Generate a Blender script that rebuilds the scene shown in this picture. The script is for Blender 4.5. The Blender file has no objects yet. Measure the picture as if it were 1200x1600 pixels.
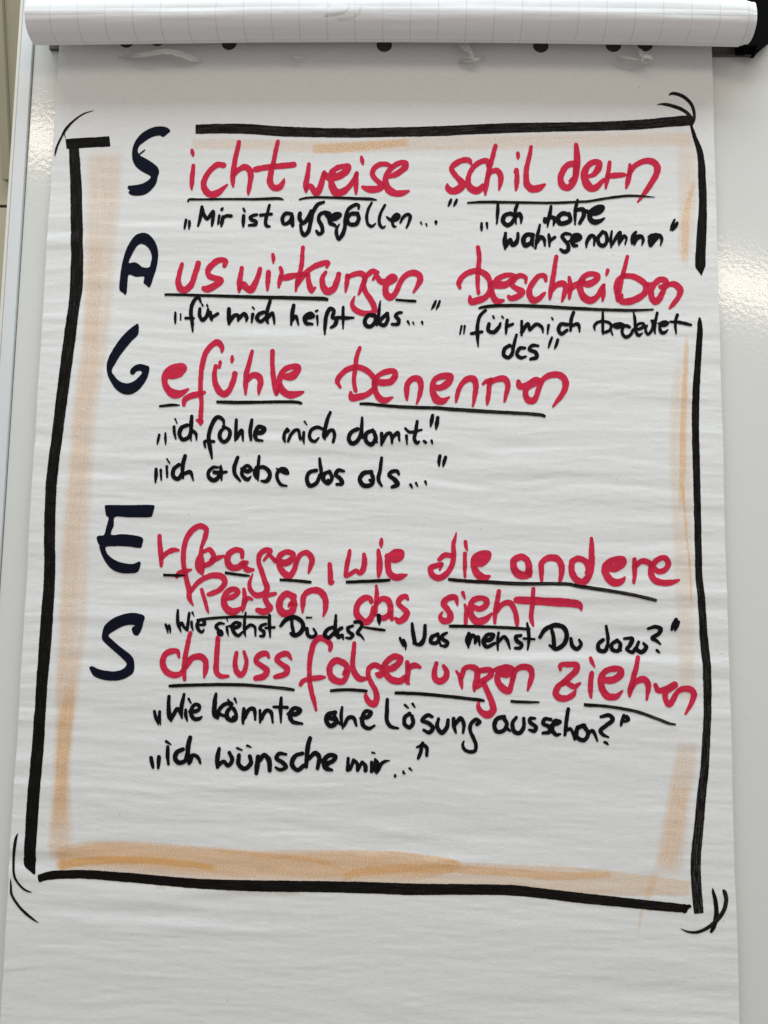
import bpy, bmesh, math, random
import numpy as np
from mathutils import Matrix, Vector

# ------------------------------------------------------------------ camera, world, lights
F_PX = 1200.0                       # focal length measured on a 1200 x 1600 frame
_u = np.array([187 / F_PX, -12200 / F_PX, 1.0]); _u /= np.linalg.norm(_u)     # up the board, as the camera sees it
_h = np.array([1.0, 0.0137, -0.0166]); _h -= _u * _h.dot(_u); _h /= np.linalg.norm(_h)
_n = np.cross(_h, -_u)              # into the board
BOARD = np.stack([_h, _n, _u])      # rows: world X, Y, Z axes in camera coordinates
DIST = 0.75

def ray(px, py):
    return BOARD @ np.array([(px - 600) / F_PX, (py - 800) / F_PX, 1.0])

def hit(px, py, y=0.0):
    """point of the board-parallel plane at depth y that the photograph shows at (px, py)"""
    d = ray(px, py); t = (y + DIST) / d[1]
    return np.array([0, -DIST, 0]) + d * t

SHEET_Y = -0.006
# scale: the flip chart sheet is 0.68 m wide
_w = np.linalg.norm(hit(92, 80, SHEET_Y) - hit(1112, 80, SHEET_Y))
DIST = (DIST + SHEET_Y) * 0.68 / _w - SHEET_Y

scene = bpy.context.scene
C = scene.collection
cam = bpy.data.objects.new('camera', bpy.data.cameras.new('camera')); C.objects.link(cam)
ex, ey, ez = BOARD[:, 0], BOARD[:, 1], BOARD[:, 2]
M = Matrix.Identity(4)
for r in range(3):
    M[r][0], M[r][1], M[r][2] = ex[r], -ey[r], -ez[r]
M.translation = Vector((0, -DIST, 0))
cam.matrix_world = M
cam.data.sensor_fit = 'VERTICAL'; cam.data.sensor_height = 36.0
cam.data.lens = 36.0 * F_PX / 1600.0
cam.data.clip_start = 0.01; cam.data.clip_end = 50
scene.camera = cam

w = bpy.data.worlds.new('World'); scene.world = w; w.use_nodes = True
bg = w.node_tree.nodes['Background']
bg.inputs[0].default_value = (1.0, 0.97, 0.95, 1); bg.inputs[1].default_value = 0.345

def area(name, loc, target, sx, sy, power, col, xdir=None):
    l = bpy.data.lights.new(name, 'AREA'); l.shape = 'RECTANGLE'; l.size = sx; l.size_y = sy
    l.energy = power; l.color = col
    o = bpy.data.objects.new(name, l); C.objects.link(o)
    z = (Vector(loc) - Vector(target)).normalized()
    x = Vector(xdir or (1, 0, 0)); x = (x - z * x.dot(z)).normalized(); y = z.cross(x)
    m = Matrix((x, y, z)).transposed().to_4x4(); m.translation = Vector(loc); o.matrix_world = m
    return o

# a long ceiling tube in front of the board (its blurred reflection crosses the lacquer) and a broad panel almost overhead
area('ceiling_tube_light', (0.15, -1.68, 1.20), (0, 0, 0.1), 3.6, 0.10, 9.8, (1.0, 0.845, 0.69), (2.23, -0.72, 0))
area('ceiling_panel_light', (0.1, -0.95, 3.0), (0, -0.05, -0.2), 4.0, 1.5, 142, (0.83, 0.94, 1.0))
scene.view_settings.view_transform = 'Standard'; scene.view_settings.look = 'None'
scene.view_settings.exposure = 0.0; scene.view_settings.gamma = 1.0
scene.view_settings.use_curve_mapping = False
scene.cycles.max_bounces = 6
scene.cycles.transparent_max_bounces = 24
scene.cycles.use_denoising = True

# ------------------------------------------------------------------ helpers
rng = np.random.default_rng(7)

def vnoise(x, y, seed):
    """smooth value noise on a unit lattice, -1..1, vectorised"""
    xi = np.floor(x).astype(np.int64); yi = np.floor(y).astype(np.int64)
    fx = x - xi; fy = y - yi
    fx = fx * fx * fx * (fx * (fx * 6 - 15) + 10); fy = fy * fy * fy * (fy * (fy * 6 - 15) + 10)
    def hsh(a, b):
        v = (a * 374761393 + b * 668265263 + seed * 974634777) & 0x7fffffff
        v = ((v ^ (v >> 13)) * 1274126177) & 0x7fffffff
        v = v ^ (v >> 16)
        return (v & 0xffff) / 32767.5 - 1.0
    a = hsh(xi, yi); b = hsh(xi + 1, yi); c = hsh(xi, yi + 1); d = hsh(xi + 1, yi + 1)
    return (a * (1 - fx) + b * fx) * (1 - fy) + (c * (1 - fx) + d * fx) * fy

def sstep(a, b, x):
    t = np.clip((x - a) / (b - a), 0, 1); return t * t * (3 - 2 * t)

Z_SMOOTH0, Z_SMOOTH1 = hit(600, 330, SHEET_Y)[2], hit(600, 170, SHEET_Y)[2]
CREASES = []
for (a, b) in (((475, 1195), (452, 1290)), ((452, 1290), (432, 1340)), ((436, 1345), (418, 1500)), ((1040, 1240), (1010, 1330))):
    pa, pb = hit(*a, SHEET_Y), hit(*b, SHEET_Y); CREASES.append((pa[0], pa[2], pb[0], pb[2]))

def relief(X, Z):
    """height of the rippled paper above its mean plane (towards the viewer)"""
    X = np.asarray(X, float); Z = np.asarray(Z, float)
    wz = Z + 0.004 * vnoise(X / 0.10, Z / 0.05, 3) + 0.02 * X
    fade = 1 - 0.9 * sstep(Z_SMOOTH0, Z_SMOOTH1, Z)
    amp = 0.58 + 0.48 * vnoise(X / 0.17, Z / 0.06, 9)
    h = 0.00064 * vnoise(X / 0.12, wz / 0.0135, 1) * amp
    h += 0.00026 * vnoise(X / 0.06 + 7, wz / 0.0066, 2) * amp
    h += 0.00010 * vnoise(X / 0.02 + 3, wz / 0.0032, 5)
    h += 0.00045 * vnoise(X / 0.3, wz / 0.045, 4)
    h = h * fade
    e = sstep(.30, .345, np.abs(X))          # the long edges lift a little
    h = h + .0012 * e * (X > 0) + .0004 * e * (X < 0)
    for x0, z0, x1, z1 in CREASES:
        L = math.hypot(x1 - x0, z1 - z0); dx, dz = (x1 - x0) / L, (z1 - z0) / L
        s = (X - x0) * dx + (Z - z0) * dz; d = (X - x0) * dz - (Z - z0) * dx
        h += 0.00022 * np.exp(-(d / 0.0011) ** 2) * sstep(-.005, .01, s) * (1 - sstep(L - .01, L + .005, s))
    return h

def on_sheet(P, lift):
    """P: (n,2) photo pixels -> (n,3) points on the written sheet, lifted by `lift` metres"""
    P = np.asarray(P, float)
    d = np.stack([(P[:, 0] - 600) / F_PX, (P[:, 1] - 800) / F_PX, np.ones(len(P))], 1) @ BOARD.T
    t = (SHEET_Y + DIST) / d[:, 1]
    X = d[:, 0] * t; Z = d[:, 2] * t
    return np.stack([X, SHEET_Y - lift - relief(X, Z), Z], 1)

def link_mesh(name, verts, faces, mat, parent=None, smooth=False):
    me = bpy.data.meshes.new(name)
    me.from_pydata([tuple(map(float, v)) for v in verts], [], faces)
    if smooth:
        me.polygons.foreach_set('use_smooth', [True] * len(me.polygons))
    if mat: me.materials.append(mat)
    o = bpy.data.objects.new(name, me); C.objects.link(o)
    if parent: o.parent = parent
    return o

def empty(name, label, cat, loc=(0, 0, 0), group=None):
    o = bpy.data.objects.new(name, None); C.objects.link(o); o.location = loc
    o.empty_display_size = 0.02
    o['label'] = label; o['category'] = cat
    if group: o['group'] = group
    bpy.context.view_layer.update()
    return o

def bm_obj(name, bm, mat, parent=None, smooth=False):
    me = bpy.data.meshes.new(name); bm.to_mesh(me); bm.free()
    if smooth: me.polygons.foreach_set('use_smooth', [True] * len(me.polygons))
    me.materials.append(mat)
    o = bpy.data.objects.new(name, me); C.objects.link(o)
    if parent: o.parent = parent
    return o

def box(bm, x0, x1, y0, y1, z0, z1, bev=0.0):
    g = bmesh.ops.create_cube(bm, size=1)
    for v in g['verts']:
        v.co = Vector((x0 + (v.co.x + .5) * (x1 - x0), y0 + (v.co.y + .5) * (y1 - y0), z0 + (v.co.z + .5) * (z1 - z0)))
    if bev:
        es = {e for v in g['verts'] for e in v.link_edges}
        bmesh.ops.bevel(bm, geom=list(es), offset=bev, segments=2, affect='EDGES', profile=0.6)

def catmull(P, step=0.7, closed=False):
    P = np.asarray(P, float)
    if len(P) < 2: return P
    Q = np.vstack([P[-1:], P, P[:2]]) if closed else np.vstack([2 * P[0] - P[1], P, 2 * P[-1] - P[-2]])
    out = []
    for i in range(1, len(Q) - 2):
        p0, p1, p2, p3 = Q[i - 1], Q[i], Q[i + 1], Q[i + 2]
        # centripetal parametrisation keeps sharp turns from overshooting
        d = [max(np.linalg.norm(b[:2] - a[:2]), 1e-6) ** .5 for a, b in ((p0, p1), (p1, p2), (p2, p3))]
        t0, t1 = 0, d[0]; t2 = t1 + d[1]; t3 = t2 + d[2]
        n = max(2, int(np.linalg.norm(p2[:2] - p1[:2]) / step) + 1)
        t = np.linspace(t1, t2, n, endpoint=False)[:, None]
        A1 = (t1 - t) / (t1 - t0) * p0 + (t - t0) / (t1 - t0) * p1
        A2 = (t2 - t) / (t2 - t1) * p1 + (t - t1) / (t2 - t1) * p2
        A3 = (t3 - t) / (t3 - t2) * p2 + (t - t2) / (t3 - t2) * p3
        B1 = (t2 - t) / (t2 - t0) * A1 + (t - t0) / (t2 - t0) * A2
        B2 = (t3 - t) / (t3 - t1) * A2 + (t - t1) / (t3 - t1) * A3
        out.append((t2 - t) / (t2 - t1) * B1 + (t - t1) / (t2 - t1) * B2)
    if not closed: out.append(P[-1:])
    return np.vstack(out)

# ------------------------------------------------------------------ materials
def mat(name):
    m = bpy.data.materials.new(name); m.use_nodes = True
    nt = m.node_tree; b = nt.nodes['Principled BSDF']
    return m, nt, b

def N(nt, t, **kw):
    n = nt.nodes.new(t)
    for k, v in kw.items():
        if k in n.inputs: n.inputs[k].default_value = v
        else: setattr(n, k, v)
    return n

def noise_ramp(nt, scale_vec, scale, detail, c0, c1, p0=.35, p1=.65, coord='Object'):
    tc = N(nt, 'ShaderNodeTexCoord'); mp = N(nt, 'ShaderNodeMapping'); mp.inputs['Scale'].default_value = scale_vec
    nz = N(nt, 'ShaderNodeTexNoise'); nz.inputs['Scale'].default_value = scale; nz.inputs['Detail'].default_value = detail
    rp = N(nt, 'ShaderNodeValToRGB')
    rp.color_ramp.elements[0].position = p0; rp.color_ramp.elements[0].color = (*c0, 1)
    rp.color_ramp.elements[1].position = p1; rp.color_ramp.elements[1].color = (*c1, 1)
    nt.links.new(tc.outputs[coord], mp.inputs[0]); nt.links.new(mp.outputs[0], nz.inputs['Vector'])
    nt.links.new(nz.outputs[0], rp.inputs[0])
    return nz, rp

def bump(nt, b, src, strength, dist):
    bp = N(nt, 'ShaderNodeBump'); bp.inputs['Strength'].default_value = strength; bp.inputs['Distance'].default_value = dist
    nt.links.new(src, bp.inputs['Height']); nt.links.new(bp.outputs[0], b.inputs['Normal'])

def paper_material():
    m, nt, b = mat('flip_chart_paper')
    nz, rp = noise_ramp(nt, (1, 1, 1.6), 260, 4, (.785, .785, .775), (.825, .825, .815), .3, .7)
    # sparse dark flecks in the recycled stock
    tc = N(nt, 'ShaderNodeTexCoord')
    vo = N(nt, 'ShaderNodeTexVoronoi'); vo.inputs['Scale'].default_value = 26
    vr = N(nt, 'ShaderNodeValToRGB'); vr.color_ramp.elements[0].position = .012; vr.color_ramp.elements[1].position = .026
    vr.color_ramp.elements[0].color = (.62, .60, .57, 1); vr.color_ramp.elements[1].color = (1, 1, 1, 1)
    mx = N(nt, 'ShaderNodeMix', data_type='RGBA', blend_type='MULTIPLY'); mx.inputs[0].default_value = 1
    nt.links.new(tc.outputs['Object'], vo.inputs['Vector']); nt.links.new(vo.outputs['Distance'], vr.inputs[0])
    nt.links.new(rp.outputs[0], mx.inputs[6]); nt.links.new(vr.outputs[0], mx.inputs[7])
    nt.links.new(mx.outputs[2], b.inputs['Base Color'])
    b.inputs['Roughness'].default_value = .8; b.inputs['Specular IOR Level'].default_value = .25
    n2 = N(nt, 'ShaderNodeTexNoise'); n2.inputs['Scale'].default_value = 420; n2.inputs['Detail'].default_value = 5
    mp = N(nt, 'ShaderNodeMapping'); mp.inputs['Scale'].default_value = (.55, 1, 1.3)
    nt.links.new(tc.outputs['Object'], mp.inputs[0]); nt.links.new(mp.outputs[0], n2.inputs['Vector'])
    bump(nt, b, n2.outputs[0], .35, .0004)
    return m

def ink_material(name, thin, dense, streak=False, rough=.65, spec=.04):
    """marker ink: `cover` counts the strokes lying on each other, ribbons carry UVs for dry-brush streaks"""
    m, nt, b = mat(name)
    at = N(nt, 'ShaderNodeAttribute'); at.attribute_name = 'cover'
    nz, rp = noise_ramp(nt, (1, 1, 1), 180, 3, (0, 0, 0), (.35, .35, .35), .3, .75)
    ad = N(nt, 'ShaderNodeMath', operation='ADD', use_clamp=True)
    nt.links.new(at.outputs['Fac'], ad.inputs[0]); nt.links.new(rp.outputs[0], ad.inputs[1])
    mx = N(nt, 'ShaderNodeMix', data_type='RGBA'); mx.inputs[6].default_value = (*thin, 1); mx.inputs[7].default_value = (*dense, 1)
    nt.links.new(ad.outputs[0], mx.inputs[0])
    out = mx.outputs[2]
    if streak:
        uv = N(nt, 'ShaderNodeUVMap'); uv.uv_map = 'stroke'
        mp = N(nt, 'ShaderNodeMapping'); mp.inputs['Scale'].default_value = (1.6, 9, 1)
        n3 = N(nt, 'ShaderNodeTexNoise'); n3.inputs['Scale'].default_value = 1.0; n3.inputs['Detail'].default_value = 6; n3.inputs['Roughness'].default_value = .7
        r3 = N(nt, 'ShaderNodeValToRGB'); r3.color_ramp.elements[0].position = .46; r3.color_ramp.elements[1].position = .72
        nt.links.new(uv.outputs[0], mp.inputs[0]); nt.links.new(mp.outputs[0], n3.inputs['Vector']); nt.links.new(n3.outputs[0], r3.inputs[0])
        n4, r4 = noise_ramp(nt, (1, 1, 1), 900, 2, (.25, .25, .25), (1, 1, 1), .42, .62)
        dr = N(nt, 'ShaderNodeAttribute'); dr.attribute_name = 'dry'
        m1 = N(nt, 'ShaderNodeMath', operation='MULTIPLY'); m2 = N(nt, 'ShaderNodeMath', operation='MULTIPLY', use_clamp=True)
        nt.links.new(r3.outputs[0], m1.inputs[0]); nt.links.new(dr.outputs['Fac'], m1.inputs[1])
        nt.links.new(m1.outputs[0], m2.inputs[0]); nt.links.new(r4.outputs[0], m2.inputs[1])
        m5 = N(nt, 'ShaderNodeMix', data_type='RGBA'); m5.inputs[7].default_value = (.13, .12, .115, 1)
        nt.links.new(m2.outputs[0], m5.inputs[0]); nt.links.new(out, m5.inputs[6]); out = m5.outputs[2]
    nt.links.new(out, b.inputs['Base Color'])
    b.inputs['Roughness'].default_value = rough; b.inputs['Specular IOR Level'].default_value = spec
    return m

def chalk_material(name, col, gain):
    m, nt, b = mat(name)
    b.inputs['Base Color'].default_value = (*col, 1); b.inputs['Roughness'].default_value = .9
    b.inputs['Specular IOR Level'].default_value = .1
    at = N(nt, 'ShaderNodeAttribute'); at.attribute_name = 'cover'
    uv = N(nt, 'ShaderNodeUVMap'); uv.uv_map = 'stroke'
    mp = N(nt, 'ShaderNodeMapping'); mp.inputs['Scale'].default_value = (.7, 5, 1)
    n1 = N(nt, 'ShaderNodeTexNoise'); n1.inputs['Scale'].default_value = 1; n1.inputs['Detail'].default_value = 5; n1.inputs['Roughness'].default_value = .65
    r1 = N(nt, 'ShaderNodeMapRange'); r1.inputs['From Min'].default_value = .3; r1.inputs['From Max'].default_value = .7
    r1.inputs['To Min'].default_value = .62; r1.inputs['To Max'].default_value = 1.15
    nt.links.new(uv.outputs[0], mp.inputs[0]); nt.links.new(mp.outputs[0], n1.inputs['Vector']); nt.links.new(n1.outputs[0], r1.inputs[0])
    g, gr = noise_ramp(nt, (1, 1, 1), 800, 4, (.42, .42, .42), (1.0, 1.0, 1.0), .34, .64)
    a = N(nt, 'ShaderNodeMath', operation='MULTIPLY'); c = N(nt, 'ShaderNodeMath', operation='MULTIPLY')
    d = N(nt, 'ShaderNodeMath', operation='MULTIPLY', use_clamp=True); d.inputs[1].default_value = gain
    nt.links.new(at.outputs['Fac'], a.inputs[0]); nt.links.new(r1.outputs[0], a.inputs[1])
    nt.links.new(a.outputs[0], c.inputs[0]); nt.links.new(gr.outputs[0], c.inputs[1]); nt.links.new(c.outputs[0], d.inputs[0])
    nt.links.new(d.outputs[0], b.inputs['Alpha'])
    return m

def plain(name, col, rough, spec=.5, metal=0, noise=None, bmp=None):
    m, nt, b = mat(name)
    b.inputs['Base Color'].default_value = (*col, 1); b.inputs['Roughness'].default_value = rough
    b.inputs['Specular IOR Level'].default_value = spec; b.inputs['Metallic'].default_value = metal
    if noise:
        sc, amt, vec = noise
        nz, rp = noise_ramp(nt, vec, sc, 4, tuple(c * (1 - amt) for c in col), tuple(min(1, c * (1 + amt)) for c in col))
        nt.links.new(rp.outputs[0], b.inputs['Base Color'])
    if bmp:
        sc, st, di = bmp
        tc = N(nt, 'ShaderNodeTexCoord'); nz = N(nt, 'ShaderNodeTexNoise'); nz.inputs['Scale'].default_value = sc; nz.inputs['Detail'].default_value = 2
        nt.links.new(tc.outputs['Object'], nz.inputs['Vector']); bump(nt, b, nz.outputs[0], st, di)
    return m

PAPER = paper_material()
RED = ink_material('red_marker_ink', (.64, .031, .076), (.48, .015, .043))
BLACK = ink_material('black_marker_ink', (.0085, .0085, .0115), (.005, .005, .007))
NAVY = ink_material('navy_black_ink', (.0075, .0095, .020), (.005, .006, .013))
LINE = ink_material('black_marker_line', (.0075, .0065, .006), (.004, .004, .004), streak=True)
TAN = chalk_material('tan_chalk', (.92, .63, .385), .60)
ORANGE = chalk_material('orange_chalk', (.95, .53, .16), .88)
LACQUER = plain('white_lacquer', (.745, .75, .715), .12, .95, bmp=(210, .09, .0012))
ALU = plain('white_aluminium', (.74, .76, .77), .35, .5, noise=(40, .03, (1, 1, .05)))
CREAM = plain('cream_edge_profile', (.78, .76, .69), .4, .4)
GROOVE = plain('dark_groove', (.10, .105, .11), .6)
STEEL = plain('dark_grey_clamp_steel', (.085, .078, .072), .45, .5)
PLASTIC = plain('black_plastic', (.004, .004, .004), .8, .02)
WALLM = plain('cream_wall_paint', (.47, .42, .30), .7, .3, noise=(3, .05, (1, 1, 1)))
TANW = plain('taupe_door_casing', (.29, .255, .175), .6, .3, noise=(4, .05, (1, 1, 1)))
SCRAP = plain('torn_paper_scrap', (.94, .93, .90), .85, .2, noise=(300, .05, (1, 1, 1)), bmp=(500, .4, .0004))

def grid_paper():
    m, nt, b = mat('grid_paper')
    uv = N(nt, 'ShaderNodeUVMap'); uv.uv_map = 'grid'
    sp = N(nt, 'ShaderNodeSeparateXYZ'); nt.links.new(uv.outputs[0], sp.inputs[0])
    lines = []
    for k in (0, 1):
        fr = N(nt, 'ShaderNodeMath', operation='PINGPONG'); fr.inputs[1].default_value = .5
        nt.links.new(sp.outputs[k], fr.inputs[0])
        lt = N(nt, 'ShaderNodeMapRange'); lt.inputs['From Min'].default_value = .012; lt.inputs['From Max'].default_value = .026
        lt.inputs['To Min'].default_value = 1; lt.inputs['To Max'].default_value = 0
        nt.links.new(fr.outputs[0], lt.inputs[0]); lines.append(lt)
    mxm = N(nt, 'ShaderNodeMath', operation='MAXIMUM'); nt.links.new(lines[0].outputs[0], mxm.inputs[0]); nt.links.new(lines[1].outputs[0], mxm.inputs[1])
    nz, rp = noise_ramp(nt, (1, 1, 1), 60, 3, (.5, .5, .5), (1, 1, 1), .3, .6)
    ml = N(nt, 'ShaderNodeMath', operation='MULTIPLY'); nt.links.new(mxm.outputs[0], ml.inputs[0]); nt.links.new(rp.outputs[0], ml.inputs[1])
    mx = N(nt, 'ShaderNodeMix', data_type='RGBA'); mx.inputs[6].default_value = (.80, .80, .81, 1); mx.inputs[7].default_value = (.66, .65, .66, 1)
    nt.links.new(ml.outputs[0], mx.inputs[0]); nt.links.new(mx.outputs[2], b.inputs['Base Color'])
    b.inputs['Roughness'].default_value = .7; b.inputs['Specular IOR Level'].default_value = .15
    tc = N(nt, 'ShaderNodeTexCoord'); n2 = N(nt, 'ShaderNodeTexNoise'); n2.inputs['Scale'].default_value = 90; n2.inputs['Detail'].default_value = 5
    mp = N(nt, 'ShaderNodeMapping'); mp.inputs['Scale'].default_value = (.45, 1, 1)
    nt.links.new(tc.outputs['Object'], mp.inputs[0]); nt.links.new(mp.outputs[0], n2.inputs['Vector'])
    bump(nt, b, n2.outputs[0], .25, .002)
    return m
GRID = grid_paper()
GHOST = chalk_material('grey_show_through', (.22, .21, .21), .75)

# ------------------------------------------------------------------ wall behind the chart
TILT = math.radians(12.8)            # the chart leans back on its easel, the wall behind it stands upright
up_w = Vector((0, -math.sin(TILT), math.cos(TILT))); nrm_w = Vector((0, -math.cos(TILT), -math.sin(TILT)))
def wall_pt(px, py, back):
    """point on the upright wall `back` metres behind the board"""
    d = Vector(ray(px, py)); o = Vector((0, -DIST, 0)); p0 = Vector((0, .9, 0)) - nrm_w * back
    return o + d * ((p0 - o).dot(nrm_w) / d.dot(nrm_w))

def wall_frame(px, py, back):
    p = wall_pt(px, py, back) - (Vector((0, .9, 0)) - nrm_w * back)
    return p.x, p.dot(up_w)
Mw = Matrix.Identity(4)
for r in range(3):
    Mw[r][0] = (1, 0, 0)[r]; Mw[r][1] = -nrm_w[r]; Mw[r][2] = up_w[r]
Mw.translation = Vector((0, .9, 0))
wall = empty('wall', 'cream wall with taupe door casing behind the left edge of the flip chart', 'wall')
wall.matrix_world = Mw
x_line = wall_frame(8, 0, 0)[0]; x_left = wall_frame(0, 100, 0)[0]; z_gap = wall_frame(4, 322, 0)[1]
x_r = wall_frame(60, 0, 0)[0]
z_top = wall_frame(0, -500, 0)[1]; z_band = wall_frame(8, 285, 0)[1]
bm = bmesh.new(); box(bm, -1.6, 1.6, 0, .05, z_gap + .003, z_top + .3); bm_obj('plaster', bm, WALLM, wall)
bm = bmesh.new(); box(bm, -1.6, 1.6, 0, .05, -1.6, z_gap - .003); bm_obj('skirting_panel', bm, WALLM, wall)
bm = bmesh.new(); box(bm, -1.6, 1.6, .02, .049, z_gap - .003, z_gap + .003); bm_obj('joint', bm, GROOVE, wall)
bm = bmesh.new(); box(bm, x_line - .012, x_line + .004, -.022, -.001, z_band, z_top + .3); box(bm, x_line + .0045, x_r + .04, -.012, -.001, z_band, z_top + .3, .001)
bm_obj('casing', bm, TANW, wall)

# ------------------------------------------------------------------ flip chart board
board = empty('flip_chart_board', 'glossy white lacquered flip chart board with pale metal edge profile', 'flip chart', (0, 0, hit(600, 1600)[2]))
def child_of(o, p):
    o.parent = p; o.matrix_parent_inverse = p.matrix_world.inverted(); return o
xo, xg, xf0, xf1 = (hit(v, 320)[0] for v in (12.2, 17.2, 18.8, 37.0))
zb, zt = hit(600, 1900)[2], hit(600, -120)[2]
xr = .62
bm = bmesh.new(); box(bm, xf1 + .0012, xr, 0, .018, zb, zt); child_of(bm_obj('panel', bm, LACQUER), board)
rail = bmesh.new(); box(rail, xf0, xf1, -.0035, .02, zb, zt, .0006); rail = child_of(bm_obj('edge_profile', rail, ALU), board)
bm = bmesh.new(); box(bm, xo, xg, -.0020, .021, zb, zt, .0008); child_of(bm_obj('outer_lip', bm, CREAM), board)
bm = bmesh.new(); box(bm, xg - .0004, xf0 + .0004, .0008, .019, zb, zt); box(bm, xf1 - .0003, xf1 + .0015, .0012, .019, zb, zt); child_of(bm_obj('shadow_gap', bm, GROOVE), board)

# clamp bar behind the pad
pl, pr = hit(78, 78, -.002), hit(1178, 88, -.002)
ztop = hit(600, 20, -.002)[2]
bm = bmesh.new()
vs = [bm.verts.new(Vector(v)) for v in ((pl[0], -.004, pl[2]), (pr[0], -.004, pr[2]), (pr[0], -.004, ztop), (pl[0], -.004, ztop))]
f = bm.faces.new(vs)
r_ = bmesh.ops.extrude_face_region(bm, geom=[f])
for v in r_['geom']:
    if isinstance(v, bmesh.types.BMVert): v.co.y = -.0003
bmesh.ops.recalc_face_normals(bm, faces=bm.faces)
child_of(bm_obj('clamp_bar', bm, STEEL), board)

# black plastic end of the clamp, right of the rolled pages
bm = bmesh.new()
yk = -.018
prof = [hit(px, py, yk) for px, py in ((1150, -60), (1150, 40), (1158, 66), (1168, 71.5), (1184, 71), (1180, 77.5), (1186, 78), (1191, 71), (1200, 63), (1214, 52), (1222, 30), (1222, -60))]
vs = [bm.verts.new((p[0], yk, p[2])) for p in prof]
f = bm.faces.new(vs); r_ = bmesh.ops.extrude_face_region(bm, geom=[f])
for v in r_['geom']:
    if isinstance(v, bmesh.types.BMVert): v.co.y = -.0055
bmesh.ops.recalc_face_normals(bm, faces=bm.faces)
p0, p1 = hit(1150, 78, -.007), hit(1165, 85, -.007)
box(bm, p0[0], p1[0], -.0085, -.0045, p1[2], p0[2] + .01, .001)
child_of(bm_obj('clamp_end', bm, PLASTIC), board)

# ------------------------------------------------------------------ the written sheet
XL, XR = hit(92, 80, SHEET_Y)[0], hit(1112, 80, SHEET_Y)[0]
ZT, ZHB, ZB = hit(600, 42, SHEET_Y)[2], hit(600, 118, SHEET_Y)[2], hit(600, 1720, SHEET_Y)[2]
sheet = empty('flip_chart_sheet', 'handwritten flip chart sheet with red headings and black border hanging on the white board', 'flip chart sheet', (0, SHEET_Y, ZB))

HOLES = [(198, 63, 12.5), (246, 61, 12), (358, 67, 12), (600.5, 70, 12), (845, 71, 12), (958.5, 70, 12), (1008, 69, 12)]
nx, nz_ = 150, 760
xs = np.linspace(XL, XR, nx); zs = np.linspace(ZB, ZHB, nz_)
GX, GZ = np.meshgrid(xs, zs)
edge = (vnoise(GZ / .05, GZ * 0, 21) * .0005) * (sstep(XR - .03, XR, GX) + sstep(-XL - .03, -XL, -GX))
GY = SHEET_Y - relief(GX, GZ)
verts = np.stack([GX + edge, GY, GZ], -1).reshape(-1, 3)
idx = np.arange(nx * nz_).reshape(nz_, nx)
faces = np.stack([idx[:-1, :-1], idx[:-1, 1:], idx[1:, 1:], idx[1:, :-1]], -1).reshape(-1, 4)
me = bpy.data.meshes.new('paper'); me.from_pydata(verts.tolist(), [], faces.tolist())
bm = bmesh.new(); bm.from_mesh(me); bm.verts.ensure_lookup_table()
top = [bm.verts[i] for i in idx[-1]]
yT = SHEET_Y
tl = bm.verts.new((XL, yT, ZT)); tr = bm.verts.new((XR, yT, ZT))
loop = top + [tr, tl]
edges = []
for a, b in zip(loop, loop[1:] + loop[:1]):
    edges.append(bm.edges.get((a, b)) or bm.edges.new((a, b)))
for hx, hy, hr in HOLES:
    c = hit(hx, hy, SHEET_Y); rr = hr * .68 / 1020
    ring = [bm.verts.new((c[0] + rr * math.cos(t) * (1 + .02 * math.sin(3 * t + hx)), yT, c[2] + rr * math.sin(t))) for t in np.linspace(0, 2 * math.pi, 28, endpoint=False)]
    edges += [bm.edges.new((a, b)) for a, b in zip(ring, ring[1:] + ring[:1])]
bmesh.ops.triangle_fill(bm, edges=edges, use_beauty=True, normal=(0, -1, 0))
# keep only outward orientation, give the page a hair of thickness
bmesh.ops.recalc_face_normals(bm, faces=bm.faces)
bm.to_mesh(me); bm.free()
me.polygons.foreach_set('use_smooth', [True] * len(me.polygons)); me.materials.append(PAPER)
paper = bpy.data.objects.new('paper', me); C.objects.link(paper); child_of(paper, sheet)
# remaining blank sheets underneath: a thin block, a hair wider on the left
bm = bmesh.new(); box(bm, XL - .0011, XR - .0012, SHEET_Y + .0022, SHEET_Y + .0042, ZB - .004, hit(600, 100, SHEET_Y)[2], .0003)
child_of(bm_obj('blank_sheets', bm, PAPER), sheet)

def seat(o):
    child_of(o, sheet); return o

# ---- inked lettering: every word is the outline of its pen strokes, meshed on the paper
def parse(s, ox, oy, k):
    out = []
    for st in s.split(';'):
        st = st.strip()
        if not st: continue
        pts = []; r = 11.0
        for tok in st.split():
            v = [float(t) for t in tok.split(',')]
            if len(v) > 2: r = v[2]
            pts.append((ox + v[0] / k, oy + v[1] / k, r / k))
        out.append(np.array(pts))
    return out

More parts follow.
